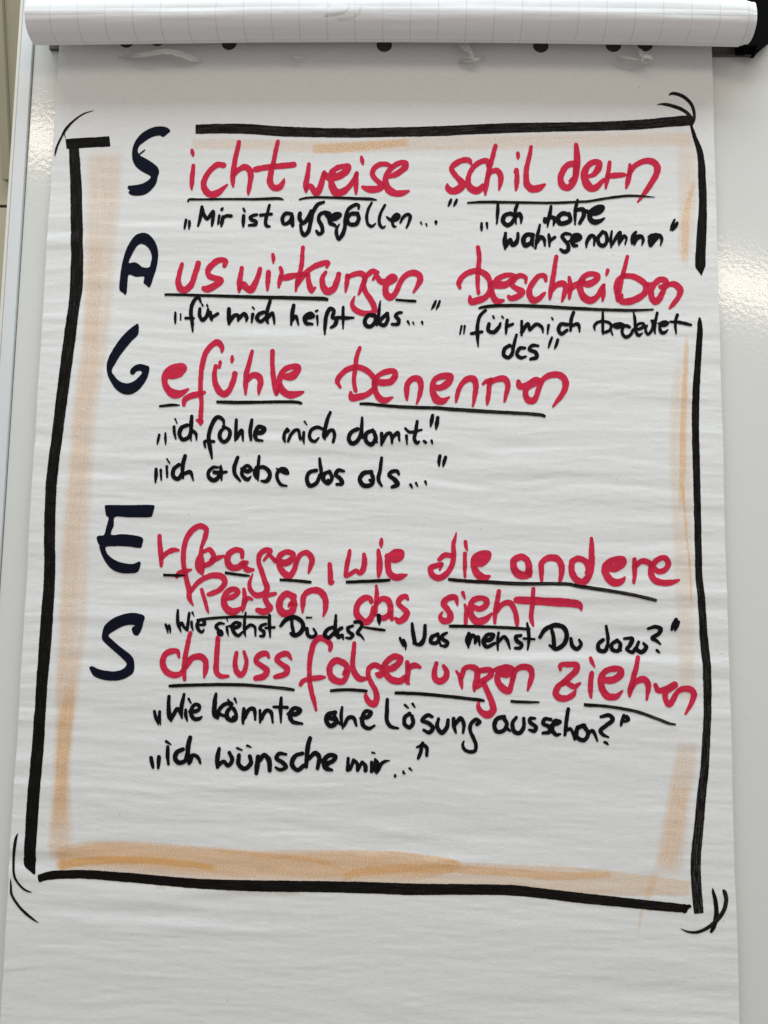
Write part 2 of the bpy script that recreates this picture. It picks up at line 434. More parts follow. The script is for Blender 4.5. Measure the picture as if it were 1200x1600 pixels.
SS = 2.0                              # lattice nodes per photo pixel
def ink_mesh(name, segs, material, lift, polys=(), label=None, gain=1.0):
    strokes = []
    for sg in segs: strokes += parse(sg[2], sg[0], sg[1], sg[3] if len(sg) > 3 else 4.0)
    dense = []
    for st in strokes:
        if len(st) == 1: st = np.vstack([st, st + [[.5, .5, 0]]])
        d = catmull(st, .6)
        L = np.arange(len(d)) * .6
        sd = int(rng.integers(1 << 20))
        d[:, 2] = np.maximum(d[:, 2] * gain * (1 + .06 * vnoise(L / 5.0, L * 0, sd)), .25)
        d[:, :2] += .25 * np.stack([vnoise(L / 9, L * 0, sd + 1), vnoise(L / 9, L * 0, sd + 2)], 1)
        dense.append(d)
    pol = []
    for ox, oy, s in polys:
        p = parse(s, ox, oy, 4.0)
        pol += [catmull(q[:, :2], 1.0, closed=True) for q in p]
    allp = np.vstack([d[:, :2] for d in dense] + pol)
    x0, y0 = allp.min(0) - 8; x1, y1 = allp.max(0) + 8
    W, H = int((x1 - x0) * SS) + 2, int((y1 - y0) * SS) + 2
    F = np.full((H, W), -9.0); K = np.zeros((H, W), np.int8)
    for d in dense:
        G = np.full((H, W), -9.0)
        for x, y, r in d:
            m = r + 1.5
            a0, a1 = max(0, int((x - m - x0) * SS)), min(W, int((x + m - x0) * SS) + 2)
            b0, b1 = max(0, int((y - m - y0) * SS)), min(H, int((y + m - y0) * SS) + 2)
            gx = x0 + np.arange(a0, a1) / SS - x; gy = (y0 + np.arange(b0, b1) / SS - y)[:, None]
            np.maximum(G[b0:b1, a0:a1], r - np.sqrt(gx * gx + gy * gy), out=G[b0:b1, a0:a1])
        K += (G > 0).astype(np.int8); np.maximum(F, G, out=F)
    if pol:
        gx = x0 + np.arange(W) / SS; gy = y0 + np.arange(H) / SS
        PX, PY = np.meshgrid(gx, gy); inside = np.zeros((H, W), bool); dmin = np.full((H, W), 1e9)
        for q in pol:
            e = np.roll(q, -1, 0)
            for (ax, ay), (bx, by) in zip(q, e):
                if ay != by:
                    c = ((ay > PY) != (by > PY)) & (PX < (bx - ax) * (PY - ay) / (by - ay) + ax); inside ^= c
                L2 = max((bx - ax) ** 2 + (by - ay) ** 2, 1e-9)
                t = np.clip(((PX - ax) * (bx - ax) + (PY - ay) * (by - ay)) / L2, 0, 1)
                np.minimum(dmin, np.hypot(PX - ax - t * (bx - ax), PY - ay - t * (by - ay)), out=dmin)
        G = np.where(inside, dmin, -dmin); K += (G > 0).astype(np.int8); np.maximum(F, G, out=F)
    # fibres of the paper roughen the edge slightly
    yy, xx = np.mgrid[0:H, 0:W]
    F = F + .16 * vnoise(xx / 2.6, yy / 2.6, 77) + .10 * vnoise(xx / 6., yy / 6., 78)
    ins = F > 0
    code = ins[:-1, :-1].astype(int) + ins[:-1, 1:] + ins[1:, 1:] + ins[1:, :-1]
    KK = np.maximum(np.maximum(K[:-1, :-1], K[1:, 1:]), np.maximum(K[:-1, 1:], K[1:, :-1]))
    P = []; faces = []; cov = []
    for j in range(H - 1):
        row = code[j]
        nzr = np.nonzero(row)[0]
        i = 0; n = len(nzr)
        while i < n:
            c = nzr[i]
            if row[c] == 4:
                e = c; k0 = KK[j, c]
                while e + 1 < W - 1 and row[e + 1] == 4 and KK[j, e + 1] == k0 and e - c < 7: e += 1
                b = len(P); P += [(c, j), (e + 1, j), (e + 1, j + 1), (c, j + 1)]
                faces.append((b + 3, b + 2, b + 1, b)); cov.append(k0); i += e - c + 1
            else:
                cs = [(c, j), (c + 1, j), (c + 1, j + 1), (c, j + 1)]
                q = []
                for t in range(4):
                    (ax, ay), (bx, by) = cs[t], cs[(t + 1) % 4]
                    fa, fb = F[ay, ax], F[by, bx]
                    if fa > 0: q.append((ax, ay))
                    if (fa > 0) != (fb > 0):
                        s = fa / (fa - fb); q.append((ax + (bx - ax) * s, ay + (by - ay) * s))
                b = len(P); P += q
                if len(q) >= 3: faces.append(tuple(range(b + len(q) - 1, b - 1, -1))); cov.append(KK[j, c])
                i += 1
    P = np.array(P, float) / SS + [x0, y0]
    o = link_mesh(name, on_sheet(P, lift), faces, material)
    a = o.data.attributes.new('cover', 'FLOAT', 'FACE')
    a.data.foreach_set('value', np.clip((np.array(cov, float) - 1) * .55, 0, 1))
    if label: o['label'] = label
    return seat(o)

def ribbon(name, pts, material, lift, cols=6, dry=0.0, dry_end=None, soft=False, fade=0.0, rag=.12, target=None, step=1.5, label=None, alpha=1.0, edge=5):
    d = catmull(np.array(pts, float), step)
    n = len(d); T = np.gradient(d[:, :2], axis=0); T /= np.linalg.norm(T, axis=1)[:, None] + 1e-9
    Nn = np.stack([-T[:, 1], T[:, 0]], 1)
    L = np.concatenate([[0], np.cumsum(np.linalg.norm(np.diff(d[:, :2], axis=0), axis=1))])
    sd = int(rng.integers(1 << 20))
    eL = d[:, 2] + rag * vnoise(L / 2.5, L * 0, sd) + rag * vnoise(L / 11, L * 0, sd + 1)
    eR = d[:, 2] + rag * vnoise(L / 2.5, L * 0, sd + 2) + rag * vnoise(L / 11, L * 0, sd + 3)
    eL, eR = np.maximum(eL, .12), np.maximum(eR, .12)
    P = []; uvs = []; cov = []; dr = []
    u0 = rng.random() * 50
    for c in range(cols + 1):
        v = c / cols
        off = -eL + (eL + eR) * v
        P.append(d[:, :2] + Nn * off[:, None])
        uvs.append(np.stack([u0 + L / 60, np.full(n, v * np.mean(d[:, 2]) / 8 + u0)], 1))
        a = np.full(n, alpha)
        if soft:
            a = a * min(1, edge * min(v, 1 - v)) if c not in (0, cols) else a * 0
        if fade:
            a = a * sstep(0, fade, L) * sstep(0, fade, L[-1] - L)
        cov.append(a if soft else np.zeros(n))
        e = dry if dry_end is None else dry + (dry_end - dry) * L / L[-1]
        dr.append(np.full(n, 1.0) * e)
    P = np.stack(P, 1).reshape(-1, 2); uvs = np.stack(uvs, 1).reshape(-1, 2)
    cov = np.stack(cov, 1).ravel(); dr = np.stack(dr, 1).ravel()
    idx = np.arange(n * (cols + 1)).reshape(n, cols + 1)
    faces = np.stack([idx[:-1, :-1], idx[1:, :-1], idx[1:, 1:], idx[:-1, 1:]], -1).reshape(-1, 4).tolist()
    Q = on_sheet(P, lift) if target is None else target(P, lift)
    o = link_mesh(name, Q, faces, material, smooth=True)
    for nm, val in (('cover', cov), ('dry', dr)):
        at = o.data.attributes.new(nm, 'FLOAT', 'POINT'); at.data.foreach_set('value', val.astype(np.float32))
    uvl = o.data.uv_layers.new(name='stroke')
    li = np.empty(len(o.data.loops), np.int32); o.data.loops.foreach_get('vertex_index', li)
    uvl.data.foreach_set('uv', uvs[li].ravel().astype(np.float32))
    if label: o['label'] = label
    return seat(o) if target is None else o

# ------------------------------------------------------------------ chalk rubbed inside the border
def chalk(mat_, pts, lift, alpha, fade=0.0, label=None, edge=5):
    return ribbon('chalk_shading', pts, mat_, lift, cols=12, soft=True, fade=fade, rag=.5, step=4, alpha=alpha, label=label, edge=edge)
chalk(TAN, [(165, 228, 30), (162, 300, 31), (158, 370, 29), (155, 430, 27), (150, 520, 24), (133, 640, 23), (127, 720, 23), (121, 800, 25), (116, 900, 26), (112, 1000, 25), (106, 1070, 22), (101, 1130, 18), (95, 1240, 18), (91, 1330, 18), (90, 1352, 16)], .00005, .60, 26)
chalk(TAN, [(150, 360, 14), (146, 450, 14), (140, 560, 15), (128, 660, 16), (122, 760, 15), (110, 880, 14), (106, 960, 14), (104, 1030, 12)], .00007, .34, 40)
chalk(TAN, [(107, 1000, 20), (104, 1075, 18), (100, 1140, 14), (98, 1200, 12), (97, 1300, 22), (96, 1350, 20)], .00009, .42, 30)
chalk(ORANGE, [(114, 1052, 5), (108, 1090, 11), (102, 1140, 13), (97, 1190, 11), (96, 1230, 11), (93, 1270, 12), (90, 1310, 13)], .00011, .46, 60)
chalk(TAN, [(297, 225, 10), (400, 226, 10), (520, 230, 11), (650, 225, 12), (800, 222, 13), (950, 219, 13), (1085, 217, 14)], .00005, .55, 8)
chalk(ORANGE, [(487, 233, 9), (530, 231, 9), (580, 227, 8), (640, 222, 7)], .00007, .50, 6)
chalk(TAN, [(1071, 205, 17), (1073, 260, 18), (1074, 320, 17), (1070, 380, 14), (1068, 424, 12)], .00008, .50, 50)
chalk(ORANGE, [(1086, 276, 3), (1078, 308, 5), (1072, 338, 7), (1070, 380, 7), (1070, 421, 6)], .0001, .42, 24)
chalk(TAN, [(1066, 540, 12), (1064, 620, 18), (1062, 700, 20), (1066, 800, 19), (1069, 900, 18), (1071, 960, 17), (1071, 1000, 16), (1074, 1070, 14), (1074, 1130, 15)], .00005, .46, 70)
chalk(ORANGE, [(1073, 516, 3), (1072, 555, 4.5), (1070, 605, 5), (1067, 680, 6), (1066, 740, 6), (1064, 800, 5)], .00008, .5, 30)
chalk(ORANGE, [(1066, 752, 2), (1070, 800, 2.5), (1074, 850, 2.5), (1079, 900, 2), (1080, 950, 2)], .00011, .45, 20)
chalk(TAN, [(1075, 1146, 17), (1069, 1200, 21), (1060, 1254, 22), (1052, 1305, 25), (1046, 1345, 26), (1040, 1378, 22)], .00005, .66, 34)
chalk(ORANGE, [(1066, 1215, 14), (1056, 1280, 16), (1048, 1330, 16), (1035, 1364, 16)], .00008, .22, 30)
chalk(TAN, [(1024, 1360, 10), (1014, 1395, 6), (1004, 1420, 4), (995, 1463, 1.5)], .0001, .5, 8)
chalk(TAN, [(84, 1345, 18), (125, 1338, 24), (200, 1340, 28), (300, 1348, 29), (400, 1353, 27), (500, 1353, 28), (600, 1357, 29), (700, 1365, 22), (800, 1371, 22), (900, 1377, 24), (1000, 1383, 18), (1083, 1388, 12)], .00006, .88, 10, edge=11)
chalk(ORANGE, [(84, 1346, 14), (140, 1336, 20), (220, 1338, 24), (320, 1345, 24), (420, 1352, 22), (520, 1352, 25), (600, 1352, 24), (660, 1356, 20), (722, 1350, 8)], .0001, .46, 12)
chalk(ORANGE, [(85, 1355, 8), (125, 1347, 7), (200, 1343, 7), (280, 1348, 6), (340, 1356, 5)], .00013, .85, 14)
chalk(ORANGE, [(532, 1371, 8), (560, 1363, 8), (620, 1357, 8), (700, 1357, 8), (800, 1363, 8), (880, 1369, 8), (960, 1366, 5)], .00013, .50, 12)
chalk(ORANGE, [(330, 1328, 3), (420, 1336, 5), (500, 1346, 5), (545, 1362, 4)], .00015, .35, 20)
chalk(ORANGE, [(600, 1330, 2), (660, 1337, 3), (722, 1348, 4)], .00015, .5, 10)
chalk(TAN, [(242, 1385, 4), (260, 1386, 4)], .0001, .5, 2)
chalk(TAN, [(430, 1395, 3), (470, 1396, 3)], .0001, .5, 2)

# ------------------------------------------------------------------ black border and corner flourishes
def border(pts, dry=.4, dry_end=None, lift=.00022, label=None):
    return ribbon('border_line', pts, LINE, lift, cols=6, dry=dry, dry_end=dry_end, rag=.22, step=1.2, label=label)
border([(103.5, 225.6, 7.4), (106, 225.3, 7.8), (138, 223, 7.8), (170, 221, 8), (171.8, 220.8, 7.8)], .25)
border([(116, 232.5, 8), (117, 250, 8.3), (119, 300, 9), (120.5, 400, 9.5), (119, 450, 10), (115.5, 480, 8.7), (109.5, 525, 9.3), (100, 600, 9), (90.7, 675, 8.5), (81.5, 750, 8.6), (78.5, 825, 8.6), (77.5, 900, 8.8), (71.5, 1000, 9.5), (64.5, 1090, 8.7), (58.7, 1176, 9.3), (51.5, 1260, 9.5), (47.5, 1330, 9.3), (46.9, 1344, 9.1), (46.8, 1350, 8.9)], .55, .12, .00025)
ink_mesh('border_line', [], LINE, .00028, polys=[(0, 1200, "150,560 224,560 223,600 220,662 188,640 152,606 150,585")])
border([(305.5, 202, 6.9), (308, 202, 7.2), (345, 201, 7.5), (385, 201.6, 7.9), (440, 205.3, 7.8), (540, 207.8, 7.3), (615, 206.5, 7.5), (690, 204.8, 7.7), (740, 202.3, 7.7), (805, 199.8, 7.7), (870, 198.5, 7.3), (930, 197.5, 7.2), (1000, 194.8, 7.6), (1050, 190.3, 7.8), (1074, 188.6, 8), (1082, 188.2, 7)], .8)
border([(1079.5, 195, 2), (1082, 203, 2.6), (1086, 216, 3.5), (1092.7, 235, 4.5), (1095.7, 255, 5.5), (1096.7, 280, 6), (1098, 300, 6.2), (1098, 330, 6.4), (1096.5, 355, 7.5), (1095.3, 380, 7.8), (1094, 405, 8), (1094, 417, 7.7), (1095, 424, 4), (1095.6, 431, .5)], .3, .3, .0003)
border([(1092.5, 496, 1.2), (1093, 502, 3), (1093.4, 515, 4.3), (1091.5, 545, 4.9), (1089.5, 580, 5.1), (1088, 600, 5.6), (1086.6, 675, 5.7), (1088.4, 750, 5.6), (1090.5, 825, 5.5), (1092.3, 900, 5.5), (1096.6, 944, 5.9), (1099.3, 988, 6.3), (1103.5, 1031, 6.6), (1105.4, 1075, 6.4), (1105, 1119, 6.1), (1103, 1162, 6.4), (1100.3, 1206, 6.7), (1095.5, 1250, 7), (1091.5, 1294, 7.5), (1087.2, 1338, 8), (1087.8, 1382, 8), (1091.5, 1424, 7.6), (1091.8, 1427, 7.2)], .1, 1.3, .00025)
border([(61, 1372, 5.5), (66, 1370.5, 6), (80, 1367.5, 6.6), (100, 1366.3, 6.6), (130, 1366, 6.9), (200, 1371, 7.5), (300, 1379.8, 7.6), (400, 1383.8, 8.7), (500, 1385, 8.8), (580, 1387, 9), (650, 1389.3, 9), (730, 1389.5, 8.4), (800, 1390.8, 8.3), (850, 1396, 8), (900, 1402, 8), (1000, 1412.6, 7.5), (1060, 1418.4, 6.9), (1074, 1419.5, 6)], .1, .35)
ink_mesh('border_line', [], LINE, .0003, polys=[(980, 1340, "350,289 373,293 393,292 401,307 383,319 365,345 347,344")])
ink_mesh('border_line', [], LINE, .0003, polys=[(0, 1200, "240,672 262,664 290,652 300,694 275,700 250,712")])
def flourish(pts, dry=.3, lift=.00034):
    return ribbon('corner_stroke', pts, LINE, lift, cols=4, dry=dry, rag=.1, step=.8)
flourish([(146, 173.3, .4), (131, 178.3, 1.1), (113.5, 191, 1.6), (103, 203, 2.2), (97, 213.5, 1.6), (90.6, 227, 1.7), (87.3, 238, 1.5), (86.2, 245, .4)])
flourish([(107, 197, 1.2), (101.5, 206, 1.3), (101, 210, .8), (103.6, 217, .35)], lift=.00037)
flourish([(1045, 149, .8), (1050, 146.3, 2.2), (1062.5, 148.7, 2.7), (1073.7, 155.6, 2.7), (1081, 165, 2.5), (1084.6, 177.5, 2.3), (1084, 188, 2.2), (1081, 196, 1.4)], .9)
flourish([(1027, 164, .5), (1032, 163, 1.4), (1040, 163.3, 2.4), (1050, 165.6, 2.7), (1065, 171, 2.7), (1075, 178, 2.6), (1080.5, 186, 3)], .9, .00037)
flourish([(28.4, 1302, .6), (26, 1308, 2), (23.8, 1322.5, 2.4), (21.4, 1347, 1.9), (25, 1372.5, 1.8), (35, 1386, 1.7), (43, 1391.5, 1.5), (50.5, 1393.7, .5)], .2)
flourish([(17.4, 1373, .6), (17.8, 1385, 1.7), (19, 1397, 2), (30, 1415, 2), (43.7, 1428.7, 2.1), (53, 1436, 1.6), (61.5, 1441.3, .4)], .9)
flourish([(1113.2, 1387, .5), (1114, 1393, 2.2), (1117.5, 1406.7, 3.3), (1119, 1423.3, 3.6), (1117, 1441, 3.6), (1113, 1452, 3), (1110, 1457, 2)], .2)
flourish([(1129.6, 1389.5, 1.6), (1132, 1394, 3.2), (1134.3, 1404, 3.3), (1132, 1418, 3.3), (1123.3, 1433.3, 3.4), (1106.7, 1448.3, 2.9), (1090, 1456, 2.4), (1075, 1455.6, 1.7), (1063, 1450.6, .3)], .8, .00037)

# ------------------------------------------------------------------ the five large initials
def initial(letter, ox, oy, poly, strokes='', lift=.0003):
    return ink_mesh('heading_initial', [(ox, oy, strokes)] if strokes else [], NAVY, lift, polys=[(ox, oy, poly)], label='thick blue-black capital ' + letter)
initial('S with a small tick on its back', 180, 190, "345,60 332,42 300,31 250,33 200,52 150,90 118,140 106,190 108,235 125,275 165,310 222,345 200,370 150,392 105,398 80,402 78,418 90,430 82,443 100,458 150,463 195,450 235,415 258,380 266,345 274,315 268,290 240,262 190,230 152,208 142,180 150,155 185,125 230,98 280,88 300,96 328,76", "152,205,4 168,193,5 184,180,4.5")
initial('A', 180, 360, "165,17 200,20 235,50 262,100 268,160 260,220 240,290 213,356 192,340 178,330 180,290 130,290 85,277 78,320 65,402 45,388 28,375 30,300 40,220 65,130 100,65 130,30; 165,85 190,95 215,120 228,165 222,200 212,228 170,228 145,208 120,198 85,202 100,160 125,115 145,92")
initial('G', 150, 500, "262,22 263,88 225,130 175,190 130,258 100,320 118,352 150,383 190,396 228,388 262,362 288,328 278,318 255,322 235,342 217,337 216,312 240,287 275,275 308,282 332,292 325,352 298,402 258,446 215,466 170,463 130,437 100,398 75,345 67,295 75,248 102,190 142,130 190,75 240,33")
initial('E', 140, 780, "97,40 100,38 250,37 406,39 408,44 400,80 390,108 386,111 250,114 157,114 153,160 136,220 200,218 270,224 320,235 335,248 330,280 322,303 250,296 160,294 102,300 104,325 125,355 170,385 230,402 280,402 308,390 319,392 315,425 300,455 250,464 190,460 140,438 105,400 80,355 64,310 62,290 50,265 46,236 60,227 88,225 104,180 119,114 110,108 104,100 99,70")
initial('S with a hooked top', 130, 940, "385,92 378,130 360,185 340,212 318,206 305,180 308,160 325,150 290,145 240,158 200,180 160,211 190,245 250,295 300,335 317,365 316,440 290,465 240,488 180,494 120,486 70,465 48,435 40,410 58,403 95,420 150,432 205,434 250,420 272,390 240,350 190,305 145,265 120,235 120,195 135,150 180,110 240,82 300,70 350,75")

# ------------------------------------------------------------------ red headings (each word one part)
def red(text, *segs, lift=.00036, gain=1.08):
    return ink_mesh('heading_word', segs, RED, lift, label='red handwritten ' + text, gain=gain)
red('"icht"', (180, 190, "480,178,8 484,195,12 488,214,6; 489,275,11 482,340,14 478,395,12 479,425,5; 676,272,17 640,270,17 600,300,16 567,345,16 553,390,17 565,430,19 600,456,21 640,446,19 672,420,13 700,394,6; 774,128,13 765,170,14 750,240,15 738,320,16 735,370,14 738,406,6; 742,335,12 775,300,15 810,284,18 838,302,19 848,335,17 843,385,14 835,430,12 831,458,5; 876,301,17 940,288,17 1030,278,17 1116,270,18; 1017,125,12 1005,180,13 988,260,14 970,340,17 968,380,19 990,412,19 1025,412,18 1045,390,14 1056,362,6"))
red('"weise"', (440, 190, "172,268,11 163,330,14 152,400,16 153,440,8; 152,425,12 180,402,14 200,430,17 215,445,21 238,422,19 256,360,16 268,320,12; 268,325,14 290,348,20 330,350,22 380,330,21 412,300,20 415,284,19 385,281,16 340,295,16 312,325,18 310,370,18 320,415,22 345,446,24 385,438,20 420,410,16 450,370,14 468,328,12; 470,325,12 466,380,14 465,420,13 465,452,7; 498,222,8 504,243,12 510,270,5; 690,285,8 660,270,14 615,270,15 578,295,16 568,330,15 590,365,15 620,392,17 625,405,19 600,422,20 550,424,20 508,412,11; 652,340,13 690,340,15 740,315,18 772,285,19 775,262,17 745,258,16 700,280,16 665,320,16 650,360,18 655,400,20 675,432,22 715,450,20 760,446,17 795,436,7"))
red('"schildern" broken after schil', (680, 190, "225,265,8 210,242,16 165,245,16 125,265,17 103,295,16 120,330,16 155,370,18 170,395,21 145,425,21 105,435,20 78,418,15 75,395,8; 332,280,12 325,250,16 300,246,16 260,265,16 225,305,15 208,350,15 210,400,19 240,430,22 270,430,20 300,405,16; 376,152,12 358,220,14 340,290,15 325,360,15 315,420,14 313,457,7; 325,350,13 350,315,15 385,306,17 407,335,18 408,380,14 400,427,7; 495,318,6 507,300,11 510,350,15 508,400,13 503,430,7; 517,198,10 518,215,12 517,232,6; 598,160,11 588,220,13 572,290,15 567,350,17 575,395,20 605,420,22 645,417,20 685,395,7; 880,145,12 885,200,18 885,260,20 878,320,17; 870,262,18 830,272,18 798,310,18 783,355,18 795,400,20 828,414,20 862,385,18 880,330,18 888,270,18; 872,345,9 852,362,10 838,374,6; 955,345,10 990,330,16 1020,290,20 1025,262,19 1000,252,17 960,270,18 935,310,20 935,360,22 955,402,24 985,418,20 1020,400,17 1050,365,13; 1090,255,11 1082,310,13 1072,370,14 1065,417,7; 1080,345,14 1120,338,17 1170,334,15 1188,334,9"), (840, 200, "575,230,10 575,280,14 565,330,15 554,374,7; 570,290,12 610,235,15 670,208,17 720,212,19 747,245,20 740,290,18 710,345,17 670,405,14 626,462,6"))
red('"uswirkungen"', (180, 360, "418,210,11 400,270,14 395,330,17 410,365,20 440,370,20 475,340,18 500,270,17 518,205,17; 683,220,13 690,192,15 655,183,17 610,210,18 580,250,17 590,285,17 640,302,17 658,312,19 625,342,20 570,367,20 553,362,14; 792,235,12 782,290,15 776,340,16 775,384,7; 776,365,12 803,332,14 820,358,20 848,370,20 875,330,17 895,280,15 906,240,13; 957,260,14 955,320,15 950,374,7; 985,152,10 989,170,12 988,206,4; 1032,232,11 1040,260,12 1030,310,14 1022,355,7; 1035,300,14 1080,290,20 1140,278,14 1190,275,12"), (440, 360, "133,108,12 128,180,13 118,250,14 100,320,14 88,377,7; 95,345,12 130,290,16 180,240,15 240,210,17 290,203,14 283,230,9; 165,275,13 170,320,15 180,360,17 190,385,8 208,358,8; 275,260,10 255,300,15 260,350,18 285,380,22 325,365,18 345,320,17 357,272,14; 412,285,14 408,330,14 400,383,7; 415,290,13 460,272,16 505,272,17 520,295,17 505,345,14 482,398,7; 600,260,12 570,255,16 535,280,14 520,300,14 515,340,14 525,385,16 555,430,18 578,475,18 578,505,18 545,520,18 500,515,17 455,490,17 441,460,13 455,415,6; 572,305,8 590,280,12 620,318,18 665,322,20 705,300,20 692,292,22 660,318,20 650,360,18 655,400,20 680,418,20 710,393,17 735,340,16 765,290,16 810,266,18 850,272,19 866,300,18 850,345,14 823,387,7"))
red('"beschreiben"', (700, 370, "188,68,13 195,120,14 190,200,14 185,280,13 190,352,11; 75,318,10 68,290,15 90,250,16 140,218,17 195,215,18 240,240,18 265,290,16 260,340,16 230,380,18 190,395,20 145,405,19 136,372,8; 262,300,14 310,300,22 360,298,20 400,270,17 412,246,14 370,238,15 310,265,16 275,320,16 280,370,17 305,403,19 345,398,9; 485,288,8 485,255,12 450,242,16 415,265,16 400,300,15 430,325,17 465,345,18 440,370,18 390,385,15 378,372,9; 610,272,11 605,245,14 570,245,15 535,280,16 510,330,17 510,370,18 535,396,19 570,385,16 605,352,9; 677,125,12 665,200,14 650,290,15 640,350,14 637,392,7; 645,340,12 680,302,16 718,293,19 735,318,17 725,360,14 713,402,7; 758,255,10 765,310,15 762,350,13 757,390,7; 765,330,13 800,300,18 840,285,16; 840,282,13 870,297,20 920,275,19 933,245,18 900,232,16 855,245,17 825,290,18 828,340,19 855,383,21 895,398,20 935,370,16 960,320,13 976,300,8; 970,305,12 970,350,14 965,400,7; 997,210,12 990,240,7"), (820, 370, "640,125,11 625,190,13 608,250,14 595,310,15 580,380,14 578,402,7; 620,245,13 585,265,14 568,310,14 578,370,14; 620,245,15 670,248,17 720,270,18 755,305,18 750,350,18 705,385,20 650,405,20 600,400,18 608,362,8; 760,300,14 800,300,16 845,268,17 880,282,18 868,330,16 840,385,18 815,406,20 792,380,18 790,340,16 808,302,14; 845,315,13 870,312,16 905,298,15 940,300,19 970,335,19 960,375,16 930,415,14 905,447,7"))
red('"efühle" with a long looped f', (150, 500, "440,345,14 480,345,24 520,325,28 540,300,26 520,290,20 475,305,24 440,340,22 430,385,18 450,435,21 490,463,26 530,460,20 577,433,6; 788,200,7 788,170,14 760,140,18 720,160,17 685,210,16 665,280,15 655,360,14 655,440,14 660,520,13 655,600,14 655,652,9; 630,625,7 655,635,17; 550,532,10 555,502,15 590,477,18 640,464,18 680,452,9; 750,290,12 740,340,14 748,400,17 775,450,20 805,463,20 835,435,17 858,380,16 868,337,16; 778,263,10 772,297,9; 852,230,9 852,245,11 850,262,8; 977,195,10 960,260,14 942,330,16 935,400,15 935,465,7; 945,380,12 980,345,18 1015,352,20 1030,385,17 1022,430,14 1018,465,6; 1104,195,13 1102,270,14 1108,350,15 1118,420,14 1128,467,8 1140,450,7"), (400, 520, "130,382,9 148,330,12; 150,300,12 165,276,14 220,272,24 252,245,22 262,215,19 235,210,17 185,225,16 150,270,16 148,320,17 170,365,21 210,388,22 255,383,18 297,370,7"))
red('"benennen"', (400, 520, "648,95,12 630,150,13 620,220,14 613,300,13 622,362,12; 527,338,9 508,305,14 525,270,16 570,230,16 630,215,16 690,235,17 735,280,16 745,310,15 735,350,15 690,385,17 640,402,20 600,405,20 592,372,9; 740,305,14 790,312,20 840,305,19 870,270,18 865,240,16 820,242,17 770,265,15 740,305,16 745,350,16 765,400,18 800,423,18 852,403,7; 942,417,7 942,370,16 950,315,16 985,285,18 1020,292,20 1031,330,17 1025,380,14 1005,442,7"), (640, 520, "150,340,14 200,340,20 250,300,20 255,272,18 215,270,19 165,287,17 145,320,16 145,370,19 170,418,24 205,428,20 247,404,6; 289,432,7 300,380,14 325,320,15 360,290,18 400,290,20 413,330,17 408,390,14 395,457,7; 458,320,8 480,302,12 510,293,12; 502,305,14 495,360,14 490,410,14 485,447,7; 495,320,12 545,291,17 595,290,19 613,325,17 605,380,14 592,430,7; 680,305,13 690,335,20 740,325,19 790,295,20 805,298,18 770,320,20 730,350,17 725,390,17 745,423,20 775,423,19 795,390,16 810,340,16 840,285,16 890,263,19 940,266,20 973,300,20 970,350,18 935,410,15 898,461,7"))
red('"rfragen," with a comma', (140, 780, "438,228,12 440,290,14 448,360,15 448,417,9; 450,370,12 485,335,14 525,318,15 556,318,8; 700,300,10 722,240,15 728,185,15 695,168,17 645,190,17 605,250,16 588,330,15 590,420,14 605,500,15 622,570,16 625,620,14 648,664,4; 545,485,10 560,462,14 600,450,15 636,440,6; 700,300,11 697,345,15 690,390,27 692,430,26 705,472,6; 715,325,12 750,315,15 775,352,15 768,388,16 722,415,15; 765,385,18 800,368,15 838,355,9; 955,362,12 950,325,15 910,318,17 870,345,17 862,390,19 885,425,20 930,425,20 965,402,19 985,395,10; 965,410,16 985,440,18 1022,440,9; 1090,382,8 1130,322,14 1100,318,17 1065,345,15 1058,395,14 1075,450,15 1095,510,16 1110,560,17 1095,588,17 1045,600,17 1012,575,14 1000,530,12 1019,468,5"), (400, 820, "85,185,10 120,225,14; 130,220,15 180,238,20 225,212,18 232,182,16 190,170,16 150,195,17 145,250,17 165,290,19 205,318,21 235,290,16 255,225,15 285,182,15 325,177,17 350,215,17 340,265,13 328,302,6; 462,248,14 465,310,15 470,362,14 485,355,7"))
red('"wie"', (400, 820, "587,160,11 575,220,14 565,280,14 562,322,11 600,300,14 625,286,12 650,300,15 672,275,17 678,220,15 675,185,11; 765,160,11 772,220,17 770,290,16 765,327,7; 785,88,9 783,115,13 783,142,4; 820,195,16 860,212,24 903,195,22 908,172,18 870,170,17 830,200,18 825,260,18 840,308,19 875,328,21 915,322,15 943,311,5"))
red('"die"', (640, 820, "292,52,5 275,120,13 275,200,15 262,260,16 235,300,17 185,333,19 140,310,18 132,270,17 165,255,17 196,246,13; 190,280,7 202,245,11; 185,217,12 220,190,16 262,193,14; 345,180,12 345,250,13 345,328,7; 348,105,10 352,135,11 361,162,4; 410,220,20 440,235,27 478,205,27 490,183,20 440,186,20 405,215,20 405,270,19 430,312,24 465,332,22 502,320,6"))
red('"andere"', (640, 820, "735,215,16 700,200,19 655,220,20 652,270,20 680,308,24 730,314,22 745,280,20 735,225,19 700,200,18; 745,290,22 752,318,12; 825,352,8 825,300,15 825,240,17 860,210,19 920,212,20 948,250,19 948,310,15 935,372,7; 1137,85,9 1138,160,17 1138,240,18 1125,310,18 1080,358,22 1035,335,20 1012,280,18 1020,227,18 1060,212,18 1105,235,18 1112,285,13 1100,300,7"), (800, 820, "590,262,16 640,272,23 690,238,23 692,216,19 650,216,19 600,240,20 582,275,22 600,330,22 645,362,22 688,350,16 706,328,6; 765,215,13 768,290,15 762,362,9; 770,260,13 810,227,17 850,235,17 872,255,16; 875,262,15 920,292,17 958,280,17 978,245,17 955,206,17 915,215,17 880,250,18 870,300,18 890,343,19 940,362,19 1000,359,16 1046,344,6"))
